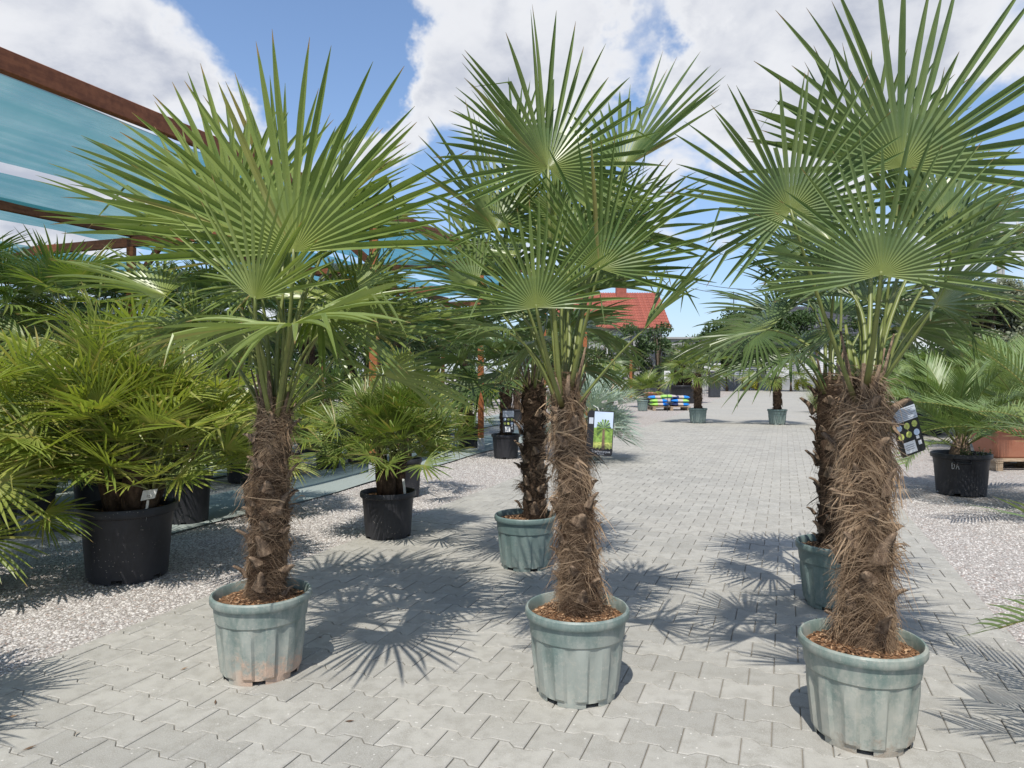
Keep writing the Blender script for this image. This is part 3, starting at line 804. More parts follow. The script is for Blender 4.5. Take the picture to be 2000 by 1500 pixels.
def black_pot_geo(Rr, H, ribs=0):
    n = 72
    prof = [(0.80, 0.0), (0.81, 0.05), (0.86, 0.45), (0.905, 0.86), (0.91, 0.875), (0.985, 0.885), (1.0, 0.90), (1.003, 0.965), (0.985, 0.998), (0.955, 1.0), (0.94, 0.97), (0.92, 0.88), (0.90, 0.72)]
    prof = [(r * Rr, z * H) for r, z in prof]
    def fn(k, r, z, a):
        if ribs and 1 <= k <= 3:
            return r - 0.014 * Rr * max(0, math.sin(a * ribs)) ** 6
        return r
    notch = [int(n * (k + 0.3) / 6) for k in range(6)]
    mb = MB(); mb.lathe(prof, n, fn=fn, skip=lambda k, q: k == 0 and any((q - c_) % n < 3 for c_ in notch))
    mb.lathe([(0.0005 * Rr, 0.045 * H), (0.80 * Rr, 0.046 * H)], 24)
    return mb
def soil_geo(Rr, seed, n=40):
    rg = random.Random(seed); mb = MB(); vs = [(0, 0, 0.02)]; fs = []
    rings = 7
    for k in range(1, rings + 1):
        for q in range(n):
            a = 2 * math.pi * q / n; r = Rr * k / rings
            vs.append((r * math.cos(a), r * math.sin(a), 0.016 * (1 - (k / rings) ** 2) + (rg.uniform(-0.006, 0.008) if k < rings else -0.004)))
    for q in range(n): fs.append((0, 1 + q, 1 + (q + 1) % n))
    for k in range(rings - 1):
        for q in range(n):
            a = 1 + k * n + q; b_ = 1 + k * n + (q + 1) % n
            fs.append((a, a + n, b_ + n, b_))
    mb.add(vs, fs); return mb
def chips_geo(Rr, cnt, seed, size=0.0042):
    rg = random.Random(seed); mb = MB()
    for i in range(cnt):
        a = rg.uniform(0, 6.283); r = Rr * math.sqrt(rg.random()) * 0.97
        p = Vector((r * math.cos(a), r * math.sin(a), 0.019 * (1 - (r / Rr) ** 2) + 0.003))
        m = Matrix.Rotation(rg.uniform(0, 6.28), 3, 'Z') @ Matrix.Rotation(rg.uniform(-.5, .5), 3, 'X') @ Matrix.Rotation(rg.uniform(-.5, .5), 3, 'Y')
        s = size * rg.uniform(0.5, 1.6)
        mb.box(p, (s * 2.4, s * rg.uniform(0.8, 1.5), s * 0.55), m, col=(0, rg.random() ** 1.3, 0))
    return mb
def pot_part(root, kind, Rr, H, mat, seed=1, chips=0, fill=0.88):
    key = (kind, round(Rr, 4), round(H, 4))
    if key not in POT_CACHE:
        POT_CACHE[key] = green_pot_geo(Rr, H) if kind == 'green' else black_pot_geo(Rr, H, {'black': 0, 'ribbed': 20}.get(kind, 0))
    mk = key + (mat,)
    if mk not in POT_CACHE:
        POT_CACHE[mk] = POT_CACHE[key].mesh('pot', mat, True); POT_CACHE[mk].set_sharp_from_angle(angle=rad(24))
    po = obj('pot', POT_CACHE[mk], root)
    po.rotation_euler = (0, 0, seed * 0.7)
    sk = ('soil', round(Rr, 3))
    if sk not in POT_CACHE: POT_CACHE[sk] = soil_geo(Rr * 0.925, 3).mesh('soil', 'soil', True)
    so = obj('soil', POT_CACHE[sk], root, (0, 0, H * fill))
    if chips:
        tag(obj('wood_chips', chips_geo(Rr * 0.9, chips, seed).mesh('wood_chips', 'chip'), so), kind='stuff')
    return po
POT_R, POT_H = 0.212, 0.352

# ------------------------------------------------------------------ the tall windmill palms in green pots
def px_frond(root, d0, crown, spec, rg, mat='leaf', r_pet=0.009):
    hx, hy, dd, tx, ty, td, fc, arc, dr = spec[:9]
    kink = spec[9] if len(spec) > 9 else 0.06
    hub = P(hx, hy, d0 + dd); tip = P(tx, ty, d0 + dd + td)
    ax = tip - hub; R = ax.length
    side = Vector((hub.x - crown.x, hub.y - crown.y, 0))
    base = crown + (side.normalized() * 0.035 if side.length > 1e-3 else Vector()) + Vector((0, 0, -0.10 - 0.10 * rg.random()))
    fc = Vector(fc).normalized() + Vector((rg.uniform(-.4, .4), rg.uniform(-.1, .3), rg.uniform(-.15, .45)))
    return make_frond(root, base, hub, ax, fc, R, rad(arc), rg, mat, droop=dr, kink=kink, r_pet=r_pet)

def windmill_palm(label, gx, gy, potmat, top_px, r0, r1, seed, specs, autos, trunk_kw, base_dx=0.0, mat='leaf', group='windmill palms in green pots along the path'):
    g = G(gx, gy); root = empty('potted_palm', g); tag(root, label, 'palm', group)
    rg = random.Random(seed)
    pot_part(root, 'green', POT_R, POT_H, potmat, seed, chips=330)
    d0 = g.y
    top = P(top_px[0], top_px[1], d0)
    base = g + Vector((base_dx, 0, POT_H * 0.86))
    make_trunk(root, base, top, r0, r1, seed, **trunk_kw)
    crown = top + Vector((0, 0, 0.06))
    for s in specs: px_frond(root, d0, crown, s, rg, mat)
    for (az, el, Lp, R, dr) in autos:
        auto_frond(root, crown, rad(az), rad(el), Lp, R, rg, mat, droop=dr)
    # young spears and stalk stubs at the heart
    for k in range(9):
        a = k * 2.4; out = Vector((math.cos(a), math.sin(a), 0)); hgt = rg.uniform(0.10, 0.30)
        mb = MB(); p0 = crown + out * 0.045 + Vector((0, 0, -0.16))
        mb.tube([p0, p0 + out * 0.02 + Vector((0, 0, hgt * 0.5)), p0 + out * 0.05 + Vector((0, 0, hgt))], [0.016, 0.012, 0.006], 6, 0.5)
        mb.build('stalk_stub', 'boot' if k % 3 else 'petiole', root, True, off=g)
    return root

L_SPECS = [(574, 492, -.25, 546, 100, .05, (0, -1, .1), 190, .10), (470, 440, .15, 290, 205, .1, (.2, -1, .2), 150, .14),
           (600, 440, .2, 790, 265, .1, (-.2, -1, .2), 150, .14), (322, 576, -.05, 112, 500, -.1, (-.1, -.45, 1), 210, .4),
           (572, 632, -.42, 572, 668, -.55, (0, .12, 1), 250, .35, .14), (620, 596, -.25, 722, 770, -.1, (.5, -.5, .7), 120, .3),
           (706, 612, .1, 722, 470, .1, (.2, -1, .1), 190, .14), (690, 440, .25, 865, 425, .1, (0, -.35, 1), 170, .25),
           (498, 585, -.35, 540, 358, -.1, (0, -1, .2), 130, .08), (400, 470, .3, 225, 300, .15, (.3, -1, .3), 140, .18),
           (420, 600, .2, 300, 700, .1, (-.4, -.3, .8), 160, .4), (650, 530, .3, 800, 560, .2, (.2, -.3, 1), 180, .35),
           (440, 520, .1, 270, 430, .0, (.0, -.7, .7), 160, .22), (470, 628, -.2, 335, 690, -.1, (-.3, -.5, .8), 170, .5, .2), (640, 640, -.1, 800, 640, -.05, (.1, -.35, 1), 180, .45, .15), (520, 560, -.1, 360, 600, -.1, (-.1, -.4, .9), 190, .4, .15), (560, 450, .45, 600, 200, .2, (0, -1, .1), 150, .1)]
L_MORE = [(380, 640, .15, 250, 600, .1, (-.1, -.5, .9), 200, .5, .2), (700, 560, -.1, 830, 500, .0, (.0, -.7, .6), 170, .3, .15), (450, 450, -.1, 330, 270, .05, (.3, -1, .3), 120, .12),
          (640, 480, -.05, 770, 330, .05, (-.3, -1, .3), 120, .12), (600, 650, .25, 700, 720, .2, (.2, -.3, .9), 200, .6, .2), (500, 650, .3, 420, 740, .2, (-.2, -.3, .9), 200, .6, .2), (550, 560, .4, 500, 400, .2, (0, -1, .2), 200, .2)]
windmill_palm('tall windmill palm in green pot with orange mud stains on its base', 511, 1310, 'pot_mud', (535, 790), 0.074, 0.058, 11, L_SPECS + L_MORE,
              [(70, 55, .55, .5, .3), (120, 20, .55, .5, .5), (40, 10, .55, .5, .5), (20, 35, .5, .5, .35)],
              dict(nboot=38, nfib=8500, curls=260, shag=0.18, pale=0.22, width=0.0008, skirts=(.1, .3, .47, .62, .85)), base_dx=0.02, mat='leaf_light')

M_SPECS = [(1070, 328, -.2, 1082, 55, .05, (0, -1, .15), 262, .12, .16), (970, 446, -.15, 885, 232, 0, (.2, -1, .2), 200, .10),
           (1047, 601, -.4, 1032, 385, -.05, (0, -1, .25), 190, .14), (1171, 525, -.2, 1228, 290, 0, (-.1, -1, .2), 190, .10),
           (1215, 330, .25, 1320, 135, .1, (-.8, -.7, 0), 150, .08), (1010, 290, .3, 955, 160, .05, (.2, -1, .1), 140, .10),
           (1257, 645, -.1, 1420, 488, -.1, (-.70, -.25, .60), 120, .28), (992, 647, -.1, 882, 640, -.1, (-.1, -.4, 1), 220, .6),
           (1150, 410, .2, 1275, 340, .1, (0, -.8, .5), 180, .2), (1010, 500, .3, 855, 470, .1, (0, -.5, .8), 180, .3),
           (930, 560, 0, 795, 450, 0, (.1, -.9, .4), 140, .2),
           (1100, 470, .35, 1060, 260, .1, (0, -1, .2), 200, .12), (1080, 560, .25, 930, 600, .15, (0, -.3, 1), 200, .4),
           (1130, 560, .3, 1240, 440, .15, (0, -.9, .3), 170, .2), (1020, 420, .4, 930, 300, .1, (.2, -1, .2), 170, .15)]
M_MORE = [(1140, 640, .25, 1240, 700, .2, (.2, -.3, .9), 190, .6, .2), (1000, 600, .2, 880, 560, .1, (0, -.6, .8), 190, .4, .2), (1060, 660, .3, 990, 740, .2, (-.2, -.3, .9), 180, .7, .2),
          (1090, 420, .0, 1000, 290, .0, (.2, -.9, .4), 140, .25, .3), (1130, 480, .1, 1230, 420, .1, (-.2, -.7, .7), 170, .3, .25), (980, 540, .35, 880, 400, .2, (.2, -.9, .3), 180, .2), (1190, 460, .4, 1290, 300, .2, (-.2, -.9, .3), 170, .2)]
windmill_palm('tall windmill palm with fraying trunk in green pot between two similar palms', 1127, 1350, 'pot_green', (1103, 745), 0.070, 0.048, 23, M_SPECS + M_MORE,
              [(70, 45, .5, .5, .3), (110, 15, .5, .5, .5)],
              dict(nboot=36, nfib=9000, curls=800, shag=0.28, pale=0.38, width=0.0008, skirts=(.12, .28, .42, .68, .74, .76), bow=(0.012, 0, 0)), base_dx=0.01, mat='leaf_mid')

R_SPECS = [(1544, 413, -.15, 1496, 150, 0, (.1, -1, .2), 265, .10), (1721, 537, -.35, 1728, 262, 0, (0, -1, .2), 215, .10),
           (1761, 326, -.05, 1795, -50, 0, (0, -1, .1), 215, .08), (1690, 330, .35, 1640, 85, 0, (.2, -1, .1), 150, .10),
           (1829, 595, -.2, 1945, 362, -.1, (.8, -.5, 0), 200, .18), (1850, 430, .2, 2040, 330, .1, (0, -.7, .5), 200, .18),
           (1650, 560, .2, 1480, 570, .1, (-.1, -.4, .9), 180, .3), (1800, 520, .3, 1990, 470, .1, (0, -.4, .9), 180, .3),
           (1900, 570, .1, 2080, 640, -.1, (.3, -.3, .9), 170, .3), (1780, 450, .4, 1850, 200, .1, (0, -1, .1), 180, .1),
           (1620, 470, .3, 1470, 380, .1, (.1, -.8, .5), 180, .2), (1740, 640, .2, 1850, 690, .1, (.2, -.4, .9), 180, .5, .2), (1640, 650, .15, 1530, 700, .1, (-.2, -.4, .9), 180, .5, .2),
           (1850, 500, .0, 1990, 400, .0, (-.3, -.8, .5), 150, .2, .15)]
windmill_palm('windmill palm with the shaggiest tan trunk and a dented chalky green pot', 1682, 1434, 'pot_green2', (1688, 735), 0.068, 0.050, 37, R_SPECS,
              [(60, 35, .45, .45, .3), (120, 20, .45, .45, .4)],
              dict(nboot=30, nfib=9500, curls=2400, shag=0.42, pale=0.46, skirts=(.1, .22, .36, .5, .62, .74, .80, .84), width=0.00075, bulge=0.004, boot_scale=1.15), base_dx=0.02, mat='leaf')

autoB = [(az, el, Lp, R, dr) for az, el, Lp, R, dr in
         [(200, 15, .5, .46, .7), (175, 35, .52, .48, .5), (235, 25, .45, .45, .6), (275, 20, .4, .42, .8), (300, 40, .5, .48, .5), (330, 12, .34, .40, .9),
          (40, 45, .5, .48, .4), (90, 55, .55, .5, .3), (140, 45, .5, .48, .4), (180, 65, .5, .5, .3), (260, 62, .5, .5, .3), (320, 66, .5, .5, .3), (210, -5, .42, .42, .9), (100, 10, .5, .5, .6)]]
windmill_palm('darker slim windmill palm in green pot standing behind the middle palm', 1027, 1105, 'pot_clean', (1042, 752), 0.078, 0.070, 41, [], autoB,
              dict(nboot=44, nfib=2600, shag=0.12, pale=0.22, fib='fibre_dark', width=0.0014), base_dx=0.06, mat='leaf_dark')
BR_SPECS = [(1477, 650, -.1, 1418, 735, -.15, (-.3, -.5, .8), 230, .9, .2), (1580, 590, 0, 1440, 520, .0, (0, -.6, .7), 190, .3), (1545, 690, -.2, 1400, 770, -.1, (-.2, -.2, 1), 170, .5),
            (1560, 500, .1, 1420, 420, .1, (.1, -.8, .5), 190, .25), (1640, 520, .1, 1600, 360, .1, (0, -1, .2), 190, .15), (1720, 600, .1, 1820, 560, .1, (0, -.6, .7), 190, .3)]
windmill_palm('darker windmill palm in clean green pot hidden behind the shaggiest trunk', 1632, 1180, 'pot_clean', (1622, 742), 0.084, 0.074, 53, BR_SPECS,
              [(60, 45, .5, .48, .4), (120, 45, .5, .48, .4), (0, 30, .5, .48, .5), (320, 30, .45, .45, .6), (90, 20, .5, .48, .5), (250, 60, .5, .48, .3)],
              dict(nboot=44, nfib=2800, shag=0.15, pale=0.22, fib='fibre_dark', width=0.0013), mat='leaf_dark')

# ------------------------------------------------------------------ shared fronds for the plants further off
def fan_proto(name, seed, Lp, R, arc, nseg, mats, droop, bend, st=ST_LO, cup=0.2, fold=0.5, wid=1.0, split=0.3, side_len=0.75, dry=0.05, kink=0.05, r=0.006):
    rg = random.Random(seed); mb = MB()
    hub = Vector((0, Lp * math.cos(0.1), Lp * 0.02)); ax = Vector((0, math.cos(bend), -math.sin(bend)))
    fan(mb, hub, ax, Vector((0, 0.2, 1)), R, nseg, arc, rg, split=split, droop=droop, st=st, cup=cup, fold=fold, wid=wid, grav=Vector((0, 0, -1)), side_len=side_len, dry=dry, kink=kink)
    mb.tube(bez(Vector((0, 0, 0)), Vector((0, Lp * 0.5, Lp * 0.06)), hub, 4), [r * 1.4, r * 1.2, r, r, r * .8], 5, 0.6, mi=1)
    return mb.mesh(name, mats, False)
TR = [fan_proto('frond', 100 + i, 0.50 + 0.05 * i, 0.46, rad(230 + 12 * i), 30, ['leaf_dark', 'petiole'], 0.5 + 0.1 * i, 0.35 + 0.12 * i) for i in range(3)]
TRL = [fan_proto('frond', 110 + i, 0.50 + 0.05 * i, 0.46, rad(230 + 12 * i), 30, ['leaf_bush', 'petiole'], 0.4 + 0.1 * i, 0.3 + 0.12 * i) for i in range(3)]
CHK = dict(split=0.24, wid=1.0, side_len=0.82, cup=0.22, fold=0.32, dry=0.08, kink=0.03)
CH_Y = [fan_proto('frond', 120 + i, 0.34 + .05 * i, 0.29, rad(175 + 15 * i), 20, ['leaf_yellow', 'petiole'], 0.06 + .07 * i, 0.06 + .13 * i, **CHK) for i in range(4)]
CH_G = [fan_proto('frond', 130 + i, 0.32 + .05 * i, 0.28, rad(175 + 15 * i), 20, ['leaf_bush', 'petiole'], 0.05 + .05 * i, 0.05 + .11 * i, **CHK) for i in range(4)]
CH_S = [fan_proto('frond', 140 + i, 0.34, 0.36, rad(180), 22, ['leaf_silver', 'petiole'], 0.1, 0.2 + .1 * i, **CHK) for i in range(2)]

def crown_of(root, center, protos, n, el_hi, el_lo, rg, sc=(0.85, 1.15), az0=0.0, jitter=0.2, skew=1.0, roll=0.5):
    for i in range(n):
        t = (i + 0.5) / n; az = az0 + i * 2.39996 + rg.uniform(-jitter, jitter)
        el = el_hi + (el_lo - el_hi) * t ** skew + rg.uniform(-0.12, 0.12)
        out = Vector((math.cos(az), math.sin(az), 0)); ax = out * math.cos(el) + Vector((0, 0, math.sin(el)))
        sd = Vector((-out.y, out.x, 0)) * rg.uniform(-roll, roll)
        nrm = Vector((0, 0, 1)) * math.cos(el) - out * math.sin(el) + sd
        m = frame(ax, nrm, center + out * 0.02, rg.uniform(*sc))
        obj('frond', protos[rg.randrange(len(protos))], root, mw=m)
TRUNK_PROTO = {}
def far_trunk(root, z0, h, r, seed):
    key = seed % 3
    if key not in TRUNK_PROTO:
        ng = np.random.default_rng(key + 5); mb = MB(); rg = random.Random(key)
        prof = [(0.10 * (1 + rg.uniform(-.12, .12)), k / 20) for k in range(21)]
        mb.lathe(prof, 14, fn=lambda k, r_, z, a: r_ * (1 + 0.10 * math.sin(3 * a + 30 * z) + rg.uniform(-.08, .08)), cap1=True)
        V, Q, col = fibres(Vector((0, 0, 0)), Vector((0, 0, 1)), Vector(), lambda t, a: 0.105 + 0 * t, 900, ng, 0.3, width=0.003, pale=0.3)
        TRUNK_PROTO[key] = (mb.mesh('trunk', 'bark'), np_mesh('trunk_fibre', V, Q, 'fibre_dark', col))
    a, b_ = TRUNK_PROTO[key]
    tr = obj('trunk', a, root, (0, 0, z0)); tr.scale = (r / 0.1, r / 0.1, h)
    tag(obj('trunk_fibre', b_, tr), kind='stuff')
def far_palm(label, gx, gy, trunk_h, potspec, protos, n, seed, group=None, sc=1.0, cat='palm', el=(1.35, -0.25), trunk_r=0.09, mat='pot_black', name='potted_palm'):
    g = G(gx, gy); root = empty(name, g, 0); tag(root, label, cat, group)
    rg = random.Random(seed)
    kind, Rr, H = potspec
    pot_part(root, kind, Rr, H, mat, seed)
    if trunk_h > 0: far_trunk(root, H * 0.85, trunk_h, trunk_r, seed)
    crown_of(root, Vector((0, 0, H * 0.85 + max(trunk_h, 0) - 0.02)), protos, n, el[0], el[1], rg, (0.85 * sc, 1.15 * sc), az0=rg.uniform(0, 6))
    return root

def bush_palm(label, gx, gy, potspec, mat, protos, stems, per, seed, spread, group=None, sc=1.0, el=(1.25, -0.35)):
    """clumping fan palm: several crowns rising from one pot"""
    g = G(gx, gy); root = empty('bushy_fan_palm', g); tag(root, label, 'palm', group)
    rg = random.Random(seed); kind, Rr, H = potspec
    pot_part(root, kind, Rr, H, mat, seed)
    for k in range(stems):
        a = k * 2.4 + seed; r = spread * (0.0 if k == 0 else rg.uniform(0.5, 1.0)); hgt = rg.uniform(0.12, 0.52) * sc * (1.3 if k == 0 else 1)
        p0 = Vector((math.cos(a) * r * 0.5, math.sin(a) * r * 0.5, H * 0.84)); p1 = Vector((math.cos(a) * r, math.sin(a) * r, H * 0.86 + hgt))
        mb = MB(); mb.tube([p0, p0.lerp(p1, .5), p1], [0.05 * sc, 0.055 * sc, 0.04 * sc], 8)
        mb.build('stem', 'bark', root, True)
        crown_of(root, p1, protos, per, el[0], el[1], rg, (0.75 * sc, 1.15 * sc), az0=a, jitter=0.5, skew=0.85, roll=0.8)
    return root

GB = 'bushy fan palms in black pots'
big_bush = bush_palm('big yellow green fan palm bushing out of the widest black pot on gravel', 250, 1122, ('black', 0.292, 0.46), 'pot_blackmud', CH_Y, 9, 20, 5, 0.24, GB, 1.2, (1.5, 0.08))
bush_palm('compact green fan palm in black pot at the edge of the pavers', 758, 1046, ('black', 0.222, 0.36), 'pot_black', CH_G, 6, 18, 8, 0.13, GB, 0.95, (1.5, -0.02))
bush_palm('yellowing fan palm leaning toward the broad black pot from the gravel', -120, 1165, ('ribbed', 0.25, 0.42), 'pot_black', CH_Y, 5, 17, 9, 0.18, GB, 1.12)
bush_palm('green fan palm in ribbed black tub behind the yellowing one', -30, 1048, ('ribbed', 0.25, 0.42), 'pot_black', CH_G, 4, 15, 10, 0.16, GB, 1.1)
bush_palm('fan palm in small black pot on the net fabric behind the muddy pot', 521, 1003, ('black', 0.23, 0.33), 'pot_black', CH_Y, 4, 13, 12, 0.14, GB, 1.0)
bush_palm('fan palm in deep black tub behind the widest black pot', 366, 1018, ('black', 0.21, 0.42), 'pot_black', CH_G, 4, 14, 14, 0.16, GB, 1.15)
bush_palm('fan palm in a tall ribbed tub beside the compact green fan palm', 795, 968, ('ribbed', 0.16, 0.40), 'pot_black', CH_Y, 2, 12, 15, 0.08, GB, 0.95)
bush_palm('yellow fan palm in black pot next to the orange post with steel foot', 918, 874, ('ribbed', 0.24, 0.40), 'pot_black', CH_Y, 3, 12, 17, 0.10, GB, 1.0)
bush_palm('silvery blue fan palm peeking out behind the middle palm trunk', 1150, 898, ('green', 0.20, 0.34), 'pot_clean', CH_S, 3, 15, 18, 0.10, GB, 1.25)
bush_palm('fan palm in black pot on gravel, farther under the net', 62, 968, ('black', 0.24, 0.36), 'pot_black', CH_G, 4, 13, 19, 0.14, GB, 1.2)
far_off = bush_palm('fan palm beside the path whose shade falls on the pavers', 0, 1200, ('ribbed', 0.22, 0.38), 'pot_black', CH_G, 3, 14, 13, 0.10, GB, 1.1)
far_off.location = (-2.55, 2.20, 0)
GR = 'palms crowded under the shade nets'
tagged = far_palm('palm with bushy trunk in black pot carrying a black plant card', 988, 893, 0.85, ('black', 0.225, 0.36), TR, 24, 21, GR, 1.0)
ROW = [(602, 885, 1.15, TR), (682, 866, 1.10, TR), (130, 938, 1.05, TRL), (262, 922, 1.15, TR), (420, 908, 1.2, TR), (15, 912, 1.25, TRL), (545, 872, 1.35, TRL), (775, 866, 1.1, TR), (850, 850, 1.3, TR),
       (310, 878, 1.5, TRL), (170, 886, 1.5, TR), (40, 872, 1.7, TR), (720, 842, 1.5, TR), (905, 834, 1.5, TR), (450, 858, 1.6, TR), (1010, 822, 1.4, TR), (620, 838, 1.7, TR), (-90, 930, 1.2, TRL), (820, 828, 1.5, TR), (1085, 815, 1.3, TR), (1165, 806, 1.3, TR)]
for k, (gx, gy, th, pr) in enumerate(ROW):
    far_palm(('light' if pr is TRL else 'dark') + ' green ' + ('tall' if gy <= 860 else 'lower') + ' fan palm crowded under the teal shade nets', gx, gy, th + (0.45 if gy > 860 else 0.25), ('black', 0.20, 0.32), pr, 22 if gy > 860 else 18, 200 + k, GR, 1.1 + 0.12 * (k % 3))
for k, (gx, gy, s) in enumerate([(330, 960, 1.0), (470, 940, 0.95), (640, 915, 0.95), (180, 985, 1.0), (700, 905, 0.9), (860, 880, 0.85), (70, 1000, 1.0), (560, 930, 0.9)]):
    bush_palm('low fan palm crowded under the teal shade nets', gx, gy, ('black', 0.18, 0.28), 'pot_black', CH_Y if k % 2 else CH_G, 3, 13, 300 + k, 0.14, 'low palms crowded under the shade nets', s * 1.1)
# two small windmill palms far along the paved path
far_palm('small windmill palm in green pot by the pallet of bags', 1363, 826, 0.95, ('green', POT_R * 1.15, POT_H * 1.1), TRL, 22, 61, 'windmill palms in green pots along the path', 1.0, mat='pot_clean', trunk_r=0.10)
far_palm('small windmill palm in green pot alone on the far paving', 1518, 829, 0.85, ('green', POT_R * 1.15, POT_H * 1.1), TRL, 20, 63, 'windmill palms in green pots along the path', 1.0, mat='pot_clean', trunk_r=0.10)

# ------------------------------------------------------------------ feather palms
def feather_proto(seed, L, npair, lw, mats, arch=0.9, leaf=0.34, lift=0.5):
    rg = random.Random(seed); mb = MB(); pts = []
    p = Vector((0, 0, 0)); ang = 0.25; n = 16
    for k in range(n + 1):
        pts.append(p.copy()); p = p + Vector((0, math.cos(ang), math.sin(ang))) * (L / n); ang -= arch / n * (0.5 + k / n)
    mb.tube(pts, [0.011 * (1 - 0.8 * k / n) + 0.0015 for k in range(n + 1)], 5, 0.7, mi=1)
    for i in range(npair):
        t = 0.22 + 0.78 * (i + 0.5) / npair; f_ = t * n; k = min(int(f_), n - 1); c_ = pts[k].lerp(pts[k + 1], f_ - k)
        tg = (pts[k + 1] - pts[k]).normalized(); up = Vector((1, 0, 0)).cross(tg)
        ll = leaf * (0.55 + 0.9 * math.sin(math.pi * (0.12 + 0.80 * t)) * 0.5) * rg.uniform(0.88, 1.1)
        for s in (-1, 1):
            d = (Vector((s, 0, 0)) * 1.0 + tg * (0.75 + 0.6 * t) + up * (lift + rg.uniform(-.15, .2))).normalized()
            q = c_.copy(); vs = []; cs = []; rnd = rg.random(); dr = rg.uniform(0.2, 0.9)
            for j, u in enumerate((0, .3, .65, 1.0)):
                if j: d = (d + Vector((0, 0, -1)) * dr * 0.33 * u).normalized(); q = q + d * ll * (.3, .35, .35)[j - 1]
                wv = (tg - d * tg.dot(d)).normalized() * lw * (0.8, 1.0, 0.7, 0.05)[j]
                vs += [q - wv, q + wv]; cs += [(0.3 + 0.7 * u, rnd, 0)] * 2
            mb.add(vs, [(0, 1, 3, 2), (2, 3, 5, 4), (4, 5, 7, 6)], cs)
    return mb.mesh('frond', mats)
FE = [feather_proto(150 + i, 1.05 + .1 * i, 34, 0.0085, ['leaf_feather', 'petiole'], 0.8 + .25 * i) for i in range(3)]
FEG = [feather_proto(160 + i, 1.3, 30, 0.007, ['leaf_feather', 'leaf_gold'], 0.7 + .3 * i, 0.36) for i in range(2)]
def feather_palm(label, pos, potspec, mat, protos, n, seed, sc=1.0, el=(1.35, 0.1), group='feather palms on the gravel', z=None, with_pot=True, stub=True):
    root = empty('potted_feather_palm', pos); tag(root, label, 'palm', group); rg = random.Random(seed)
    kind, Rr, H = potspec
    if with_pot: pot_part(root, kind, Rr, H, mat, seed, fill=0.86)
    z = H * 0.84 if z is None else z
    if stub:
        mb = MB(); mb.lathe([(0.09, -0.02), (0.10, 0.06), (0.085, 0.15), (0.05, 0.24), (0.01, 0.28)], 12, (0, 0, z), fn=lambda k, r, zz, a: r * (1 + 0.15 * math.sin(5 * a + k)))
        mb.build('stem', 'boot', root, True)
    crown_of(root, Vector((0, 0, z + 0.12)), protos, n, el[0], el[1], rg, (0.85 * sc, 1.1 * sc), az0=rg.uniform(0, 6), roll=0.4)
    return root
butia = feather_palm('feather palm in black tub with two white letters chalked on it', G(1877, 963), ('black', 0.292, 0.44), 'pot_black', FE, 20, 71, 0.95)
# handles and chalk letters of that tub
def handle(root, Rr, H, az):
    mb = MB(); z = H * 0.80; w_ = 0.075
    def pt(a, r, zz): return Vector((math.cos(a) * r, math.sin(a) * r, zz))
    r = Rr * 0.93; da = w_ / r
    mb.tube([pt(az - da, r * 0.98, z + 0.045), pt(az - da, r * 1.10, z), pt(az + da, r * 1.10, z), pt(az + da, r * 0.98, z + 0.045)], 0.011, 6)
    mb.build('handle', 'pot_black', root, True)
handle(butia, 0.292, 0.44, rad(-90 + 3 - 33))
lets = MB()
def pot_pt(root, Rr, H, a, z, e=0.004):
    r = Rr * (0.80 + 0.11 * z / (H * 0.86)) + e; return Vector((math.cos(a) * r, math.sin(a) * r, z))
a0 = rad(-140)
for stroke in ([(0, 0), (0, 1)], [(0, 1), (.6, .8), (.7, .5), (.5, .1), (0, 0)], [(1.1, 0), (1.5, 1), (1.9, 0)], [(1.25, .4), (1.75, .4)]):
    lets.tube([pot_pt(butia, 0.292, 0.44, a0 + x * 0.13, 0.285 + y * 0.065) for x, y in stroke], 0.0026, 4)
lets.build('chalk_letters', 'white', butia)
feather_palm('feather palm with golden stalks reaching over the path border', Vector((2.45, 1.80, 0)), ('black', 0.25, 0.42), 'pot_black', FEG, 18, 73, 0.88, el=(1.2, -0.15))
feather_palm('feather palm with arching golden stalks behind the terracotta trough', G(2120, 1015), ('black', 0.27, 0.42), 'pot_black', FEG, 20, 74, 1.15, el=(1.3, 0.0))
feather_palm('bushy feather palm in pot behind the chalked tub', G(1965, 880), ('black', 0.28, 0.42), 'pot_black', FE, 26, 75, 1.3)
feather_palm('bushy feather palm farther along the gravel near the grass', G(1815, 848), ('black', 0.28, 0.42), 'pot_black', FE, 24, 76, 1.3)
feather_palm('bushy feather palm in front of the olive tree', G(1900, 850), ('black', 0.28, 0.42), 'pot_black', FE, 24, 77, 1.5)
feather_palm('pale feather palm beside the paving, past the shaggiest trunk', G(1735, 836), ('black', 0.25, 0.40), 'pot_black', FE, 20, 78, 1.1)

# weeds at the foot of the chalked palm
wd_ = empty('weed', butia.location + Vector((0.06, -0.10, 0.40))); tag(wd_, 'small green weeds sprouting from the chalked black tub', 'weed')
rgw = random.Random(3)
for k in range(16):
    mb = MB(); a = rgw.uniform(0, 6.28); r = rgw.uniform(0, .11); p = Vector((math.cos(a) * r + (0.1 if k % 2 else -.05), math.sin(a) * r * .4, -0.03))
    h = rgw.uniform(.06, .14); q = p + Vector((rgw.uniform(-.04, .04), rgw.uniform(-.04, .02), h))
    mb.tube([p, q], 0.0025, 4)
    for j in range(5):
        d = Vector((rgw.uniform(-1, 1), rgw.uniform(-1, .3), rgw.uniform(-.2, .6))).normalized() * 0.035; s_ = d.cross(Vector((0, 0, 1))).normalized() * 0.012
        c_ = p.lerp(q, 0.5 + 0.5 * j / 4)
        mb.add([c_, c_ + d * .5 + s_, c_ + d, c_ + d * .5 - s_], [(0, 1, 2, 3)], (0.5, rgw.random(), 0))
    mb.build('sprig', 'leaf', wd_)

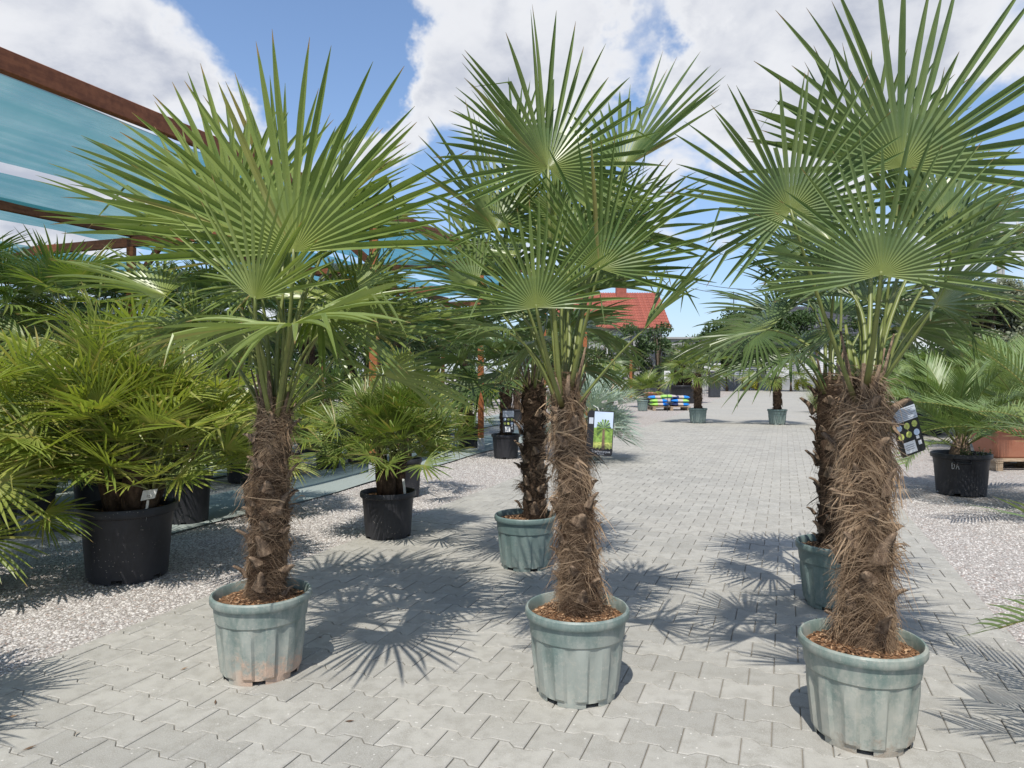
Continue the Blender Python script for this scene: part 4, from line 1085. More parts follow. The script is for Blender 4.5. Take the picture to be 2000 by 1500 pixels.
# ------------------------------------------------------------------ terracotta trough on a pallet, bowls, grasses
def pallet(label, loc, rz, sx, sy, group='wooden pallets'):
    root = empty('pallet', loc, rz); tag(root, label, 'pallet', group)
    nb = 6
    def part(nm, c_, s): 
        mb = MB(); mb.box((0, 0, 0), s, bev=0.004); o = mb.build(nm, 'pallet', root); o.location = c_
    for k in range(nb): part('deck_board', (0, -sy / 2 + sy * (k + .5) / nb, 0.133), (sx, sy / nb * 0.78, 0.022))
    for k in (-1, 0, 1):
        part('stringer_board', (k * (sx / 2 - 0.06), 0, 0.111), (0.10, sy, 0.020))
        part('base_board', (k * (sx / 2 - 0.06), 0, 0.011), (0.10, sy, 0.020))
        for j in (-1, 0, 1): part('block', (k * (sx / 2 - 0.06), j * (sy / 2 - 0.07), 0.061), (0.10, 0.13, 0.079))
    return root
tp = G(1985, 914)
pallet('wooden pallet carrying the terracotta trough', tp + Vector((0.28, 0.25, -0.012)), 0.05, 1.5, 0.9)
tr_ = empty('planter_trough', tp + Vector((0.30, 0.25, 0.1325))); tag(tr_, 'long terracotta plastic trough on a wooden pallet', 'planter')
mb = MB()
def rrect(w_, d_, z, r=0.06, n=5):
    out = []
    for cx, cy, a0_ in ((w_ / 2 - r, d_ / 2 - r, 0), (-w_ / 2 + r, d_ / 2 - r, 90), (-w_ / 2 + r, -d_ / 2 + r, 180), (w_ / 2 - r, -d_ / 2 + r, 270)):
        for k in range(n): 
            a = rad(a0_ + 90 * k / (n - 1)); out.append((cx + r * math.cos(a), cy + r * math.sin(a), z))
    return out
rings = [rrect(1.12, .46, 0), rrect(1.15, .49, .02), rrect(1.30, .60, .36), rrect(1.40, .70, .365), rrect(1.41, .71, .43), rrect(1.38, .68, .44), rrect(1.33, .63, .44), rrect(1.28, .58, .38)]
vs = [p for r in rings for p in r]; n = len(rings[0]); fs = [tuple(reversed(range(n)))]
for k in range(len(rings) - 1):
    for q in range(n): fs.append((k * n + q, k * n + (q + 1) % n, (k + 1) * n + (q + 1) % n, (k + 1) * n + q))
mb.add(vs, fs); mb.build('body', 'terracotta', tr_)
mb = MB(); mb.add(rrect(1.30, .60, .395), [tuple(range(n))]); mb.build('soil', 'soil', tr_)
feather_palm('feather palm growing in the terracotta trough', tp + Vector((0.30, 0.25, 0.1325)), ('black', .2, .3), 'pot_black', FE, 18, 79, 1.1, z=0.40, with_pot=False)
def bowl(label, g, Rr, H, mat='terracotta', group='terracotta bowls'):
    root = empty('flower_bowl', g); tag(root, label, 'planter', group)
    mb = MB(); mb.lathe([(0.45 * Rr, 0), (0.6 * Rr, 0.02), (0.88 * Rr, H * .55), (0.97 * Rr, H * .86), (1.03 * Rr, H * .88), (1.04 * Rr, H), (.96 * Rr, H), (.93 * Rr, H * .85)], 36, cap0=True)
    mb.build('body', mat, root, True)
    mb = MB(); mb.lathe([(0.001, H * .9), (.945 * Rr, H * .88)], 30); mb.build('soil', 'soil', root)
bowl('terracotta bowl under the pale grass behind the hanging plant card', G(1812, 832), 0.34, 0.30)
bowl('small terracotta planter behind the pallet of bags', G(1275, 783) , 0.42, 0.40, group='terracotta bowls')
def grass(label, g, r, h, n, seed, z=0.0, mat='leaf_grass'):
    rg = random.Random(seed); mb = MB()
    for k in range(n):
        a = rg.uniform(0, 6.28); d = Vector((math.cos(a), math.sin(a), 0)); p = d * rg.uniform(0, r * .25); hh = h * rg.uniform(.6, 1.1); sp_ = r * rg.uniform(.2, 1.0)
        pts_ = bez(p, p + Vector((0, 0, hh * 1.1)) + d * sp_ * .25, p + d * sp_ + Vector((0, 0, hh * rg.uniform(.25, .85))), 4)
        s_ = Vector((-d.y, d.x, 0)) * 0.005; vs = []; cs = []; rn = rg.random()
        for i, q in enumerate(pts_): vs += [q - s_ * (1 - i / 4.2), q + s_ * (1 - i / 4.2)]; cs += [(i / 4, rn, 0)] * 2
        mb.add(vs, [(2 * i, 2 * i + 1, 2 * i + 3, 2 * i + 2) for i in range(4)], cs)
    o = mb.build('ornamental_grass', mat); o.location = g + Vector((0, 0, z))
    tag(o, label, 'grass', 'ornamental grasses on the gravel')
grass('pale ornamental grass clump growing in the terracotta bowl', G(1812, 832), 0.75, 0.8, 700, 5, 0.26)
grass('yellow green grass clump on the gravel behind the shaggiest trunk', G(1752, 845), 0.6, 0.8, 600, 6)
grass('yellow green grass clump at the paving edge past the pots', G(1600, 806), 0.9, 1.0, 600, 7)

# ------------------------------------------------------------------ pergola and shade nets
perg = empty('pergola', UV(-4.82, 7.8)); tag(perg, 'brown timber pergola on orange posts holding the teal shade nets', 'pergola')
po0 = Vector(perg.location)
ZB = 3.36
def beam(nm, a, b_, wd_, ht_, mat='stain', par=None):
    mb = MB(); a = Vector(a); b_ = Vector(b_); mid = (a + b_) / 2
    mb.bar(a - mid, b_ - mid, wd_, ht_, bev=0.006); o = mb.build(nm, mat, par or perg); o.location = mid - po0
    return o
UL = (-4.82, -8.9, -12.9)
for u in UL: beam('beam', UV(u, -1.5, ZB), UV(u, 18.3, ZB), 0.07, 0.15)
pv = [7.8, 11.2, 14.6, 18.0]
for v in pv:
    beam('cross_beam', UV(UL[0] + .045, v, ZB - 0.152), UV(UL[2] - .2, v, ZB - 0.152), 0.06, 0.14)
    for u in UL:
        beam('post', UV(u, v, 0.10), UV(u, v, ZB - 0.2225), 0.10, 0.10, 'post')
        beam('post_foot', UV(u, v, -0.05), UV(u, v, 0.2), 0.112, 0.112, 'galv')
    for u in UL[:2]:
        beam('brace', UV(u + 0.05, v, ZB - 0.75), UV(u + 0.56, v, ZB - 0.24) if u != UL[0] else UV(u - 0.56, v, ZB - 0.24), 0.05, 0.09)
for u in UL: beam('post', UV(u, 0.6, -0.05), UV(u, 0.6, ZB - 0.075), 0.10, 0.10, 'post')
def shade_net(label, ua, ub, v0, v1, sag, seed, zt=ZB - 0.085):
    rg = random.Random(seed); o0 = UV(ua, v0, zt); nu, nv = 14, 60; mb = MB(); vs = []; fs = []
    for j in range(nv + 1):
        v = v0 + (v1 - v0) * j / nv
        for i in range(nu + 1):
            t = i / nu; u = ua + (ub - ua) * t + 0.05 * math.sin(v * 0.9 + seed) * t
            z = -sag * math.sin(math.pi * t) * (0.8 + 0.3 * math.sin(v * 0.8 + seed)) - 0.03 * t + 0.012 * math.sin(v * 2.3 + t * 9)
            # local axes run along the strip so that the threads follow it
            vs.append((u - ua, v - v0, z))
    for j in range(nv):
        for i in range(nu):
            a = j * (nu + 1) + i; fs.append((a, a + 1, a + nu + 2, a + nu + 1))
    mb.add(vs, fs); o = mb.build('shade_net', 'net', None, True); o.location = o0; o.rotation_euler = (0, 0, -TH)
    tag(o, label, 'shade net', 'teal shade nets stretched over the pergola'); return o
shade_net('widest smooth teal shade net hung from the outer brown beam along the path', -4.85, -6.72, -1.2, 15, 0.10, 1)
shade_net('sagging teal shade net slung over the second brown beam', -8.02, -10.4, -1.2, 18, 0.10, 2, ZB + 0.14)
shade_net('teal shade net far inside the pergola beyond the second beam', -10.9, -12.8, -1.2, 18, 0.16, 3)
for px, py, lb in ((1197, 788, 'orange timber stake standing before the silver palm row end'), (1232, 784, 'orange timber stake beside the black container')):
    g = G(px, py); mb = MB(); mb.box((0, 0, 1.0), (.11, .11, 1.8), bev=.006); rt = empty('timber_stake', g); tag(rt, lb, 'post', 'orange timber stakes')
    mb.build('shaft', 'post', rt); mb = MB(); mb.box((0, 0, .06), (.12, .12, .16)); mb.build('foot', 'galv', rt)

# ------------------------------------------------------------------ plant cards
def plant_card(label, loc, w_, h_, rx, ry, rz, style):
    root = empty('plant_card', loc); tag(root, label, 'sign', 'plant cards hung on the palms'); root.rotation_euler = (rx, ry, rz)
    def quadp(nm, pts_, y, mat):
        mb = MB(); k = len(pts_)
        mb.add([(x * w_, y, z * h_) for x, z in pts_], [tuple(range(k))]); return mb.build(nm, mat, root)
    r = .09
    outl = []
    for cx, cz, a0_ in ((.5 - r, -.5 + r * .7, 270), (.5 - r, .5 - r * .7, 0), (-.5 + r, .5 - r * .7, 90), (-.5 + r, -.5 + r * .7, 180)):
        for k in range(4):
            a = rad(a0_ + 30 * k); outl.append((cx + r * math.cos(a), cz + r * .7 * math.sin(a)))
    n_ = len(outl); mb = MB()
    mb.add([(x * w_, -0.0008, z * h_) for x, z in outl] + [(x * w_, 0.0008, z * h_) for x, z in outl],
           [tuple(range(n_)), tuple(reversed(range(n_, 2 * n_)))] + [(q, q + n_, (q + 1) % n_ + n_, (q + 1) % n_) for q in range(n_)])
    mb.build('card', 'card_black', root)
    R4 = lambda x0, z0, x1, z1: [(x0, z0), (x1, z0), (x1, z1), (x0, z1)]
    disc = lambda cx, cz, rr: [(cx + rr * math.cos(2 * math.pi * k / 14), cz + rr * w_ / h_ * math.sin(2 * math.pi * k / 14)) for k in range(14)]
    if style == 'photo':
        quadp('printed_sky', R4(-.24, .12, .47, .48), -.0016, 'card_sky')
        quadp('printed_lawn', R4(-.24, -.36, .47, -.2), -.0016, 'card_lime')
        quadp('printed_garden', R4(-.24, -.2, .47, .12), -.0016, 'card_green')
        quadp('printed_trunk', [(.08, -.36), (.2, -.36), (.17, .1), (.09, .1)], -.0022, 'card_brown')
        rg = random.Random(4)
        for k in range(16):
            a = rad(-50 + 280 * k / 15); L = rg.uniform(.24, .36); da = .11
            quadp('printed_frond', [(.13, .12), (.13 + L * math.cos(a - da), .12 + L * .55 * math.sin(a - da)), (.13 + L * 1.1 * math.cos(a), .12 + L * .6 * math.sin(a)), (.13 + L * math.cos(a + da), .12 + L * .55 * math.sin(a + da))],
                  -.0026 - .0001 * k, 'card_dark' if k % 2 else 'card_green')
        quadp('printed_panel', R4(-.44, .2, -.28, .34), -.0016, 'card_grey')
        for k in range(6): quadp('printed_scallop', disc(-.2 + .13 * k, -.365, .062), -.0020, 'card_black')
        for txt, sz, z in (('Trachycarpus', .098, -.43), ('fortunei', .06, -.475)):
            cu = bpy.data.curves.new('lettering', 'FONT'); cu.body = txt; cu.size = sz * w_ * 1.35; cu.align_x = 'CENTER'
            cu.materials.append(M['card_white'])
            t_ = bpy.data.objects.new('text', cu); C.objects.link(t_); me = bpy.data.meshes.new_from_object(t_)
            bpy.data.objects.remove(t_)
            o = bpy.data.objects.new('lettering', me); C.objects.link(o); o.parent = root; o.location = (0.06 * w_, -.0032, z * h_); o.rotation_euler = (rad(90), 0, 0)
    else:
        quadp('printed_text_panel', R4(-.5, .16, .5, .42), -.0016, 'card_grey')
        for k in range(7): quadp('text_line', R4(-.46, .385 - k * .033, .46 - .1 * (k % 3), .391 - k * .033), -.0022, 'ink')
        for row in range(2):
            for k in range(3): quadp('printed_picture', disc(-.31 + .31 * k, .06 - .17 * row, .115), -.0016, 'card_lime' if (k + row) % 3 else 'card_sky')
        quadp('white_sticker', R4(-.30, -.46, .16, -.24), -.0016, 'card_white')
        quadp('white_sticker', R4(.24, -.24, .36, -.18), -.0016, 'card_white')
        quadp('white_sticker', R4(.27, -.36, .40, -.28), -.0016, 'card_white')
        for k in range(3): quadp('text_line', R4(-.24, -.31 - .04 * k, .08, -.302 - .04 * k), -.0022, 'ink')
    mb = MB(); mb.tube([(-.05 * w_, -.002, .46 * h_), (-.14 * w_, .01, .56 * h_), (-.3 * w_, .03, .60 * h_)], 0.0015, 5); mb.build('tie', 'white', root)
    return root
dM = G(1127, 1350).y; dR = G(1682, 1434).y
plant_card('black card with a palm photograph hanging on the middle palm', P(1172, 846, dM - 0.05), 0.105, 0.18, 0, rad(3), rad(-6), 'photo')
plant_card('tilted black card with round pictures and grey text hanging on the shaggiest trunk', P(1772, 838, dR + 0.02), 0.105, 0.19, 0, rad(-17), rad(10), 'back')
td = G(988, 893).y
plant_card('black card with round pictures on the palm in black pot behind', P(993, 822, td - 0.24), 0.17, 0.36, rad(-4), 0, rad(3), 'back')
# white stake tag stuck in the big black pot
bl = big_bush.location
st = empty('stake_label', bl + Vector((0.20, -0.17, 0.40))); tag(st, 'white plastic stake label stuck in the widest black pot', 'label', 'white plastic stake labels')
mb = MB(); mb.box((0, 0, 0.03), (0.014, 0.003, 0.16)); mb.build('stake', 'white', st)
mb = MB(); mb.add([(-.045, -.002, .10), (.04, -.002, .13), (.05, -.002, .19), (-.038, -.002, .165), (-.045, .002, .10), (.04, .002, .13), (.05, .002, .19), (-.038, .002, .165)],
                  [(0, 1, 2, 3), (7, 6, 5, 4), (0, 4, 5, 1), (1, 5, 6, 2), (2, 6, 7, 3), (3, 7, 4, 0)]); pl = mb.build('plate', 'white', st)
mb = MB(); mb.tube([(-.006, -.004, .128), (-.006, -.004, .142)], 0.0012, 4); mb.tube([(.002, -.004, .142), (.010, -.004, .142), (.004, -.004, .135), (.010, -.004, .130), (.002, -.004, .128)], 0.0012, 4); mb.build('ink_number', 'ink', pl)
st.rotation_euler = (0, rad(8), 0)
c2 = G(758, 1046)
st2 = empty('stake_label', c2 + Vector((0.155, -0.10, 0.30))); tag(st2, 'narrow white stake label in the pot at the edge of the pavers', 'label', 'white plastic stake labels')
mb = MB(); mb.box((0, 0, 0.07), (0.018, 0.003, 0.20), bev=0.001); mb.build('stake', 'white', st2); st2.rotation_euler = (0, rad(-6), 0)

# ------------------------------------------------------------------ pallet with bags, empty pot, big planter, sign
pb_ = G(1309, 801); pallet('wooden pallet stacked with blue and green soil bags', pb_ + Vector((0, 0.3, -0.012)), 0.06, 1.35, 0.9)
def bag(label, loc, rz, sx, sy, sz, mats, seed):
    rg = random.Random(seed); nx, ny = 14, 9; mb = MB()
    def shape(i, j, top):
        x = (i / nx - .5) * 2; y = (j / ny - .5) * 2
        h = (max(0, (1 - abs(x) ** 3.2)) * max(0, (1 - abs(y) ** 3.2))) ** 0.5
        wob = 0.10 * math.sin(7 * x + seed) * math.sin(5 * y + seed * 2)
        return (x * sx / 2 * (1 - 0.05 * y * y), y * sy / 2 * (1 - 0.06 * x * x), sz * .5 + (sz / 2 * h * (1 + wob) if top else -sz / 2 * h))
    for top in (True, False):
        vs = [shape(i, j, top) for j in range(ny + 1) for i in range(nx + 1)]
        for part_ in range(3):
            lo, hi = (0, 5, 9)[part_], (5, 9, nx)[part_]
            fs = []
            for j in range(ny):
                for i in range(lo, hi):
                    a = j * (nx + 1) + i; q = (a, a + 1, a + nx + 2, a + nx + 1); fs.append(q if top else tuple(reversed(q)))
            mb.add(vs, fs, None, part_)
    o = mb.build('soil_bag', list(mats), None, True); o.location = loc; o.rotation_euler = (0, 0, rz)
    tag(o, label, 'bag', 'plastic soil bags stacked on the pallet')
B_ = pb_ + Vector((0, .3, .131))
bb = ('bag_blue', 'bag_pale', 'bag_green'); gb = ('bag_green', 'bag_pale', 'bag_blue'); nb_ = ('bag_dark', 'bag_pale', 'bag_blue')
bag('lime green soil bag lying flat on the pallet boards', B_ + Vector((-.36, -.18, 0)), .03, .66, .46, .13, gb, 1)
bag('navy and blue soil bag lying flat on the pallet boards', B_ + Vector((.36, -.18, 0)), -.02, .66, .46, .13, nb_, 2)
bag('lime soil bag at the back of the pallet bottom layer', B_ + Vector((-.34, .25, 0)), .0, .64, .40, .13, gb, 3)
bag('navy soil bag at the back of the pallet bottom layer', B_ + Vector((.34, .25, 0)), .04, .64, .40, .13, nb_, 4)
bag('pale printed soil bag with blue end in the middle layer', B_ + Vector((-.37, -.12, .125)), .05, .64, .46, .13, gb, 5)
bag('blue soil bag with pale print in the middle layer', B_ + Vector((.37, -.14, .125)), -.06, .64, .46, .13, bb, 6)
bag('bright blue soil bag on top beside the empty pot', B_ + Vector((-.40, .02, .245)), -.05, .66, .46, .13, bb, 7)
bag('lime green soil bag on top in the middle of the heap', B_ + Vector((-.02, .0, .275)), .10, .62, .46, .13, ('bag_green', 'bag_green', 'bag_pale'), 8)
bag('navy and blue soil bag on top beside the small palm', B_ + Vector((.42, .02, .245)), .03, .66, .46, .13, nb_, 9)
ep = G(1255, 802); er = empty('empty_pot', ep); tag(er, 'empty grey green plastic pot on gravel beside the soil bags', 'pot')
pot_part(er, 'green', POT_R * .95, POT_H * 1.05, 'pot_clean', 3)
bp = G(1333, 787); br = empty('potted_palm_group', bp); tag(br, 'cluster of stout palms in a huge black planter behind the bags', 'palm')
pot_part(br, 'black', 0.62, 0.78, 'pot_black', 2)
rgb_ = random.Random(8)
for k, (x, y, h) in enumerate(((-.25, 0, .75), (.15, -.1, .95), (.32, .15, .6), (-.05, .2, 1.15))):
    far_trunk(br, .66, h, .12, k)
    br.children[-1].location = (x, y, .66)
    crown_of(br, Vector((x, y, .66 + h)), TR, 15, 1.3, -.5, rgb_, (.9, 1.2))
sg = empty('sign_post', G(1303, 803) + Vector((0, -.02, 0))); tag(sg, 'white rectangular notice on a thin black rod by the bags', 'sign')
mb = MB(); mb.tube([(0, 0, -.02), (0, 0, 1.1)], .01, 6); mb.build('rod', 'anthracite', sg)
mb = MB(); mb.box((0, -.014, 1.2), (.22, .008, .36), bev=.003); pn = mb.build('panel', 'white', sg)
mb = MB()
for k in range(6): mb.box((0, -.0196, 1.32 - .045 * k), (.15 - .03 * (k % 3), .002, .008))
mb.build('print_lines', 'card_grey', pn)
cg = G(1243, 779); pallet('low pallet under the black crate near the orange posts', cg + Vector((0, 0, -.012)), .0, 1.5, .9)
cr = empty('black_container', cg + Vector((0, 0, .1325))); tag(cr, 'black plastic container on a low pallet near the orange posts', 'pot'); pot_part(cr, 'black', .48, .60, 'pot_black', 4)
far_palm('leafy fan palm in low pot beside the pallet of bags', 1262, 795, 0.15, ('black', .25, .3), TRL, 16, 91, None, 1.05, el=(1.45, .35))
far_palm('green potted palm standing at the gravel edge behind the silver palm', 1192, 815, 0.5, ('green', POT_R, POT_H), TRL, 18, 92, None, 1.0, mat='pot_clean')

# ------------------------------------------------------------------ far trees, shrubs, olive
def leaf_cloud(n, blobs, size, seed, mat, aspect=0.45):
    ng = np.random.default_rng(seed)
    w_ = np.array([b_[3] for b_ in blobs]) ** 2; w_ = w_ / w_.sum()
    k = ng.choice(len(blobs), n, p=w_); B = np.array(blobs)[k]
    d = ng.normal(size=(n, 3)); d /= np.linalg.norm(d, axis=1)[:, None]
    r = B[:, 3] * (ng.random(n) ** 0.45) * ng.uniform(0.85, 1.12, n)
    p = B[:, :3] + d * r[:, None] * np.array([1, 1, 0.85])
    a = ng.normal(size=(n, 3)); a /= np.linalg.norm(a, axis=1)[:, None]
    b_ = np.cross(a, ng.normal(size=(n, 3))); b_ /= np.linalg.norm(b_, axis=1)[:, None] + 1e-9
    s = size * ng.uniform(.6, 1.4, n)[:, None]
    V = np.stack([p - a * s, p + b_ * s * aspect, p + a * s, p - b_ * s * aspect], 1)
    Q = np.arange(n * 4).reshape(n, 4)
    col = np.zeros((n, 4, 3), np.float32); col[..., 0] = .5; col[..., 1] = ng.random(n)[:, None]
    return np_mesh('crown', V.reshape(-1, 3), Q, mat, col.reshape(-1, 3))
def tree(name, label, loc, h, cr, seed, mat='leaf_tree', nleaf=5000, size=0.09, trunk_h=None, cat='tree', group=None, aspect=.45, flat=1.0, trunk_r=0.10):
    rg = random.Random(seed); root = empty(name, loc); tag(root, label, cat, group)
    th = trunk_h if trunk_h is not None else h * .35
    blobs = []
    mb = MB(); mb.tube([(0, 0, -.05), (rg.uniform(-.1, .1), 0, th * .6), (rg.uniform(-.1, .1), 0, h * .75)], [trunk_r * 1.3, trunk_r, trunk_r * .3], 8)
    for k in range(14):
        a = k * 2.4; zz = th + (h - th) * rg.uniform(.12, .9); t = (zz - th) / (h - th)
        rr = cr * flat * (1 - (2 * t - .85) ** 2 * .55) * rg.uniform(.35, .85)
        c_ = (math.cos(a) * rr, math.sin(a) * rr, zz); blobs.append((*c_, cr * rg.uniform(.24, .46)))
        mb.tube([(0, 0, th * .8 + (zz - th) * .3), (c_[0] * .5, c_[1] * .5, zz - .12 * h * .3), c_], [trunk_r * .5, trunk_r * .3, trunk_r * .1], 5)
    mb.build('trunk', 'tree_bark', root, True)
    obj('crown', leaf_cloud(nleaf, blobs, size, seed, mat, aspect), root)
    return root
def gd(px, d): return Vector(((px - CX) / F * d, d, 0))
GT = 'trees beyond the yard fence'
tree('deciduous_tree', 'dark green leafy tree beyond the fence near the red roof', gd(1420, 52), 5.6, 2.4, 1, nleaf=7000, size=.13, group=GT)
tree('deciduous_tree', 'dark leafy tree beyond the slatted wall in the middle', gd(1478, 54), 6.6, 2.6, 2, nleaf=7000, size=.13, group=GT)
tree('deciduous_tree', 'dark leafy tree in front of the dark roofed house', gd(1545, 51), 5.9, 2.3, 3, nleaf=7000, size=.13, group=GT)
tree('deciduous_tree', 'leafy tree beyond the fence hidden behind the right palms', gd(1700, 50), 5.5, 2.6, 4, nleaf=6000, size=.13, group=GT)
tree('deciduous_tree', 'green leafy tree before the grey garage wall', gd(1345, 47), 3.4, 1.8, 5, nleaf=5000, size=.11, group=GT)
tree('olive_tree', 'grey green olive tree with wispy twigs by the utility pole', gd(1925, 15.5), 3.35, 1.25, 6, 'leaf_olive', 42000, .046, .8, group='olive trees', aspect=.36)
tree('olive_tree', 'second grey green olive tree beside the wispy one', gd(2050, 16.5), 3.3, 1.2, 7, 'leaf_olive', 16000, .04, .8, group='olive trees', aspect=.28)
for k, px in enumerate((-30, 130, 290, 450, 610, 770, 920, 1060)):
    d = 24 + 2.5 * (k % 3) + k * 0.9
    tree('evergreen_shrub', 'dark evergreen bush closing the view behind the crowded palms', gd(px, d), 3.5 + .4 * (k % 2), 1.9, 20 + k, 'leaf_hedge', 4200, .11, .2, 'shrub', 'dark evergreens behind the pergola', flat=1.1)
for k, px in enumerate((1740, 1820, 1960)):
    tree('evergreen_shrub', 'green shrub on the gravel beyond the feather palms', gd(px, 24 + 2 * k), 2.6, 1.5, 40 + k, 'leaf_tree', 4000, .08, .2, 'shrub', 'shrubs beyond the feather palms')
for k, (px, d) in enumerate(((1180, 44), (1235, 43), (1285, 44.5))):
    tree('evergreen_shrub', 'green bush in front of the red tiled house', gd(px, d), 4.0 + .3 * k, 1.6, 60 + k, 'leaf_tree', 3500, .10, .2, 'shrub', 'bushes before the red tiled house')
for px, lb in ((1463, 'yellow leaved shrub at the wall foot, by the lone palm'), (1568, 'yellow leaved shrub at the wall foot, by the shaggiest palm')):
    tree('golden_shrub', lb, gd(px, 54), .95, .75, px, 'leaf_goldshrub', 1500, .06, .05, 'shrub', 'yellow shrubs along the far wall', trunk_r=.03)
# ------------------------------------------------------------------ far wall, fence, houses, pole
fw = empty('slatted_fence', gd(1520, 57)); tag(fw, 'grey walled fence with pale horizontal slats across the far yard', 'fence')
X0, X1 = -9.0, 22.0
mb = MB(); mb.box(((X0 + X1) / 2, 0, .45), (X1 - X0, .25, .9)); mb.build('plinth', 'wall_grey', fw)
for k in range(9):
    mb = MB(); mb.box((0, 0, 0), (X1 - X0, .03, .10)); o = mb.build('slat', 'slat', fw); o.location = ((X0 + X1) / 2, 0, .99 + k * .155)
for k in range(13):
    mb = MB(); mb.box((0, 0, 0), (.28, .32, 2.4)); o = mb.build('pillar', 'wall_grey', fw); o.location = (X0 + (X1 - X0) * k / 12, 0, 1.2)
def mesh_panel(label, px, d, wd_, h):
    root = empty('wire_fence', gd(px, d)); tag(root, label, 'fence', 'dark wire mesh fence panels')
    for s in (-1, 1):
        mb = MB(); mb.box((s * wd_ / 2, 0, h / 2), (.07, .07, h)); mb.build('post', 'anthracite', root)
    mb = MB()
    nw = int(wd_ / .12)
    for k in range(nw): mb.box((-wd_ / 2 + wd_ * (k + .5) / nw, 0, h / 2), (.008, .008, h - .1))
    for k in range(7): mb.box((0, 0.01, .08 + (h - .16) * k / 6), (wd_, .012, .012))
    mb.build('wire_mesh', 'anthracite', root)
mesh_panel('dark wire mesh panel behind the huge black planter', 1290, 41, 4.2, 1.7)
mesh_panel('dark wire mesh panel right of the huge black planter by the gate', 1372, 40, 1.8, 1.7)
gp = empty('gate_post', gd(1395, 39)); tag(gp, 'broad dark grey gate post at the far path end', 'gate post')
mb = MB(); mb.box((0, 0, 1.0), (.55, .4, 2.0), bev=.02); mb.build('shaft', 'anthracite', gp)
mb = MB(); mb.box((-.16, -.21, 1.62), (.9, .02, .42)); mb.build('white_panel', 'white', gp)

def house(label, loc, W, D, eave, ridge, wallm, roofm, seed, courses=13, tiles=True):
    root = empty('house', loc); tag(root, label, 'house', 'houses beyond the yard')
    mb = MB(); mb.box((0, D / 2, eave / 2), (W, D, eave)); mb.build('wall', wallm, root)
    for s in (-1, 1):
        mb = MB(); x = s * (W / 2 - .1); mb.add([(x, 0, eave), (x, D, eave), (x, D / 2, ridge - .1), (x + .2 * s * -1, 0, eave), (x - .2 * s, D, eave), (x - .2 * s, D / 2, ridge - .1)],
               [(0, 1, 2), (5, 4, 3), (0, 3, 4, 1), (1, 4, 5, 2), (2, 5, 3, 0)]); mb.build('gable', wallm, root)
    rf = MB(); ov = .5
    sl = (ridge - eave) / (D / 2)
    ye, ze = -ov, eave - ov * sl
    for s in (0, 1):
        y0 = ye if s == 0 else D - ye; pass
        rf.add([(-W / 2 - ov, y0, ze), (W / 2 + ov, y0, ze), (W / 2 + ov, D / 2, ridge), (-W / 2 - ov, D / 2, ridge)], [(0, 1, 2, 3)])
    ro = rf.build('roof', roofm, root)
    cm = None
    for k in range(courses):
        t0, t1 = k / courses, (k + 1.08) / courses
        a = Vector((0, ye + (D / 2 - ye) * t0, ze + (ridge - ze) * t0)); b2 = Vector((0, ye + (D / 2 - ye) * min(t1, 1), ze + (ridge - ze) * min(t1, 1)))
        if cm is None:
            mb = MB(); d_ = b2 - a; nb2 = 44 if tiles else 6; vs = []; fs = []
            for i in range(nb2 * 2 + 1):
                x = (-W / 2 - ov) + (W + 2 * ov) * i / (nb2 * 2); zz = .07 + (.05 if i % 2 else 0)
                vs += [(x, 0, zz), (x, d_.y, d_.z + zz - .06), (x, 0, .0)]
            for i in range(nb2 * 2):
                fs += [(i * 3, i * 3 + 3, i * 3 + 4, i * 3 + 1), (i * 3 + 2, i * 3 + 5, i * 3 + 3, i * 3)]
            mb.add(vs, fs); cm = mb.mesh('tile_course', roofm)
        obj('tile_course', cm, ro, a)
    return root
h1 = house('red tiled house with a brick chimney beyond the yard', gd(1195, 47), 6.6, 7.4, 4.55, 6.95, 'render_grey', 'rooftile', 1)
mb = MB(); mb.box((1.1, 3.3, 6.9), (.7, .6, 1.1), bev=.02); mb.build('chimney', 'rooftile', h1)
for x in (-2, .2, 2.2):
    mb = MB(); mb.box((x, -.02, 3.2), (1.1, .08, 1.3)); wn = mb.build('window', 'white', h1); mb = MB(); mb.box((x, -.075, 3.2), (.95, .04, 1.15)); mb.build('pane', 'glass', wn)
gr_ = empty('garage', gd(1325, 46)); tag(gr_, 'plain grey rendered garage wall beside the red tiled house', 'garage')
mb = MB(); mb.box((0, 2, 1.75), (3.6, 4, 3.5)); mb.build('wall', 'render_grey', gr_)
mb = MB(); mb.box((0, 2, 3.56), (3.9, 4.3, .12)); mb.build('roof', 'render_grey', gr_)
h2 = house('white house with dark roof beyond the slatted fence', gd(1590, 64), 8.5, 8, 4.6, 7.6, 'render_white', 'roofdark', 2, 12, True)
for x in (-2.6, 0, 2.6):
    mb = MB(); mb.box((x, -.02, 3.0), (1.2, .08, 1.3)); wn = mb.build('window', 'white', h2); mb = MB(); mb.box((x, -.075, 3.0), (1.05, .04, 1.15)); mb.build('pane', 'glass', wn)

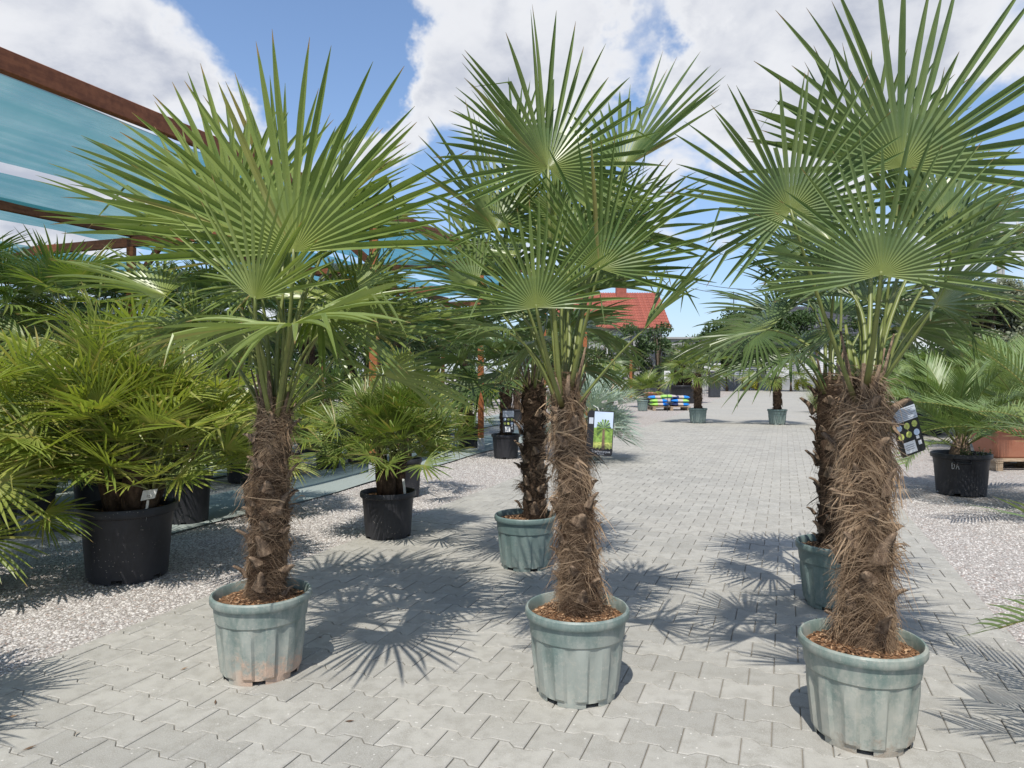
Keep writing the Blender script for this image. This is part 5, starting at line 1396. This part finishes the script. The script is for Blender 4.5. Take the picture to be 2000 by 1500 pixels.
pole = empty('utility_pole', gd(1952, 36)); tag(pole, 'tall pale concrete utility pole rising behind the olive tree', 'pole')
mb = MB(); mb.tube([(0, 0, -.1), (0, 0, 9.2)], [.16, .10], 10); mb.tube([(.24, 0, -.1), (.20, 0, 9.0)], [.06, .05], 8); mb.build('shaft', 'concrete', pole)
mb = MB(); mb.bar((-.9, 0, 8.7), (1.0, 0, 8.7), .1, .1); mb.build('crossarm', 'concrete', pole)
for x in (-.8, 0.0, .9):
    mb = MB(); mb.lathe([(.02, 0), (.06, .03), (.03, .07), (.06, .11), (.02, .2)], 10, (x, 0, 8.75)); mb.build('insulator', 'white', pole)
for k, x in enumerate((-.8, .9)):
    a = pole.location + Vector((x, 0, 8.35)); b2 = gd(2600, 40) + Vector((0, 0, 8.6)); c_ = gd(1350, 60) + Vector((0, 0, 9.0 - .6 * k))
    mb = MB(); mb.tube([c_.lerp(a, t) + Vector((0, 0, -1.6 * 4 * t * (1 - t))) for t in [i / 14 for i in range(15)]] + [a.lerp(b2, t) + Vector((0, 0, -1.1 * 4 * t * (1 - t))) for t in [i / 10 for i in range(1, 11)]], .022, 4)
    o = mb.build('power_line', 'wire'); tag(o, ('higher' if k == 0 else 'lower') + ' thin black power line running from the concrete pole over the houses', 'cable', 'overhead power lines')
lp = empty('antenna_mast', gd(1433, 50)); tag(lp, 'thin antenna mast above the dark trees', 'antenna')
mb = MB(); mb.tube([(0, 0, 0), (0, 0, 7.0)], .03, 5); mb.build('mast', 'anthracite', lp)
mb = MB()
for k in range(5): mb.bar((-.35 + .03 * k, 0, 6.9 - .16 * k), (.35 - .03 * k, 0, 6.9 - .16 * k), .02, .02)
mb.build('element', 'anthracite', lp)

# ------------------------------------------------------------------ small litter on the pavers
rgl = random.Random(31)
for k in range(26):
    u = rgl.uniform(-2.9, 1.0); v = rgl.uniform(1.2, 6.5); p = UV(u, v, 0.004); L = rgl.uniform(.008, .022); a = rgl.uniform(0, 6.28)
    d = Vector((math.cos(a), math.sin(a), 0)); s_ = Vector((-d.y, d.x, 0))
    mb = MB(); mb.add([-d * L, s_ * L * .22 + Vector((0, 0, .003)), d * L + Vector((0, 0, .004)), -s_ * L * .22], [(0, 1, 2, 3)], (0, rgl.random() * .5, 0))
    o = mb.build('dry_leaf_scrap', 'fibre'); o.location = p
    tag(o, 'tiny dry brown leaf scrap lying on the pavers', 'leaf', 'dry leaf scraps on the pavers')
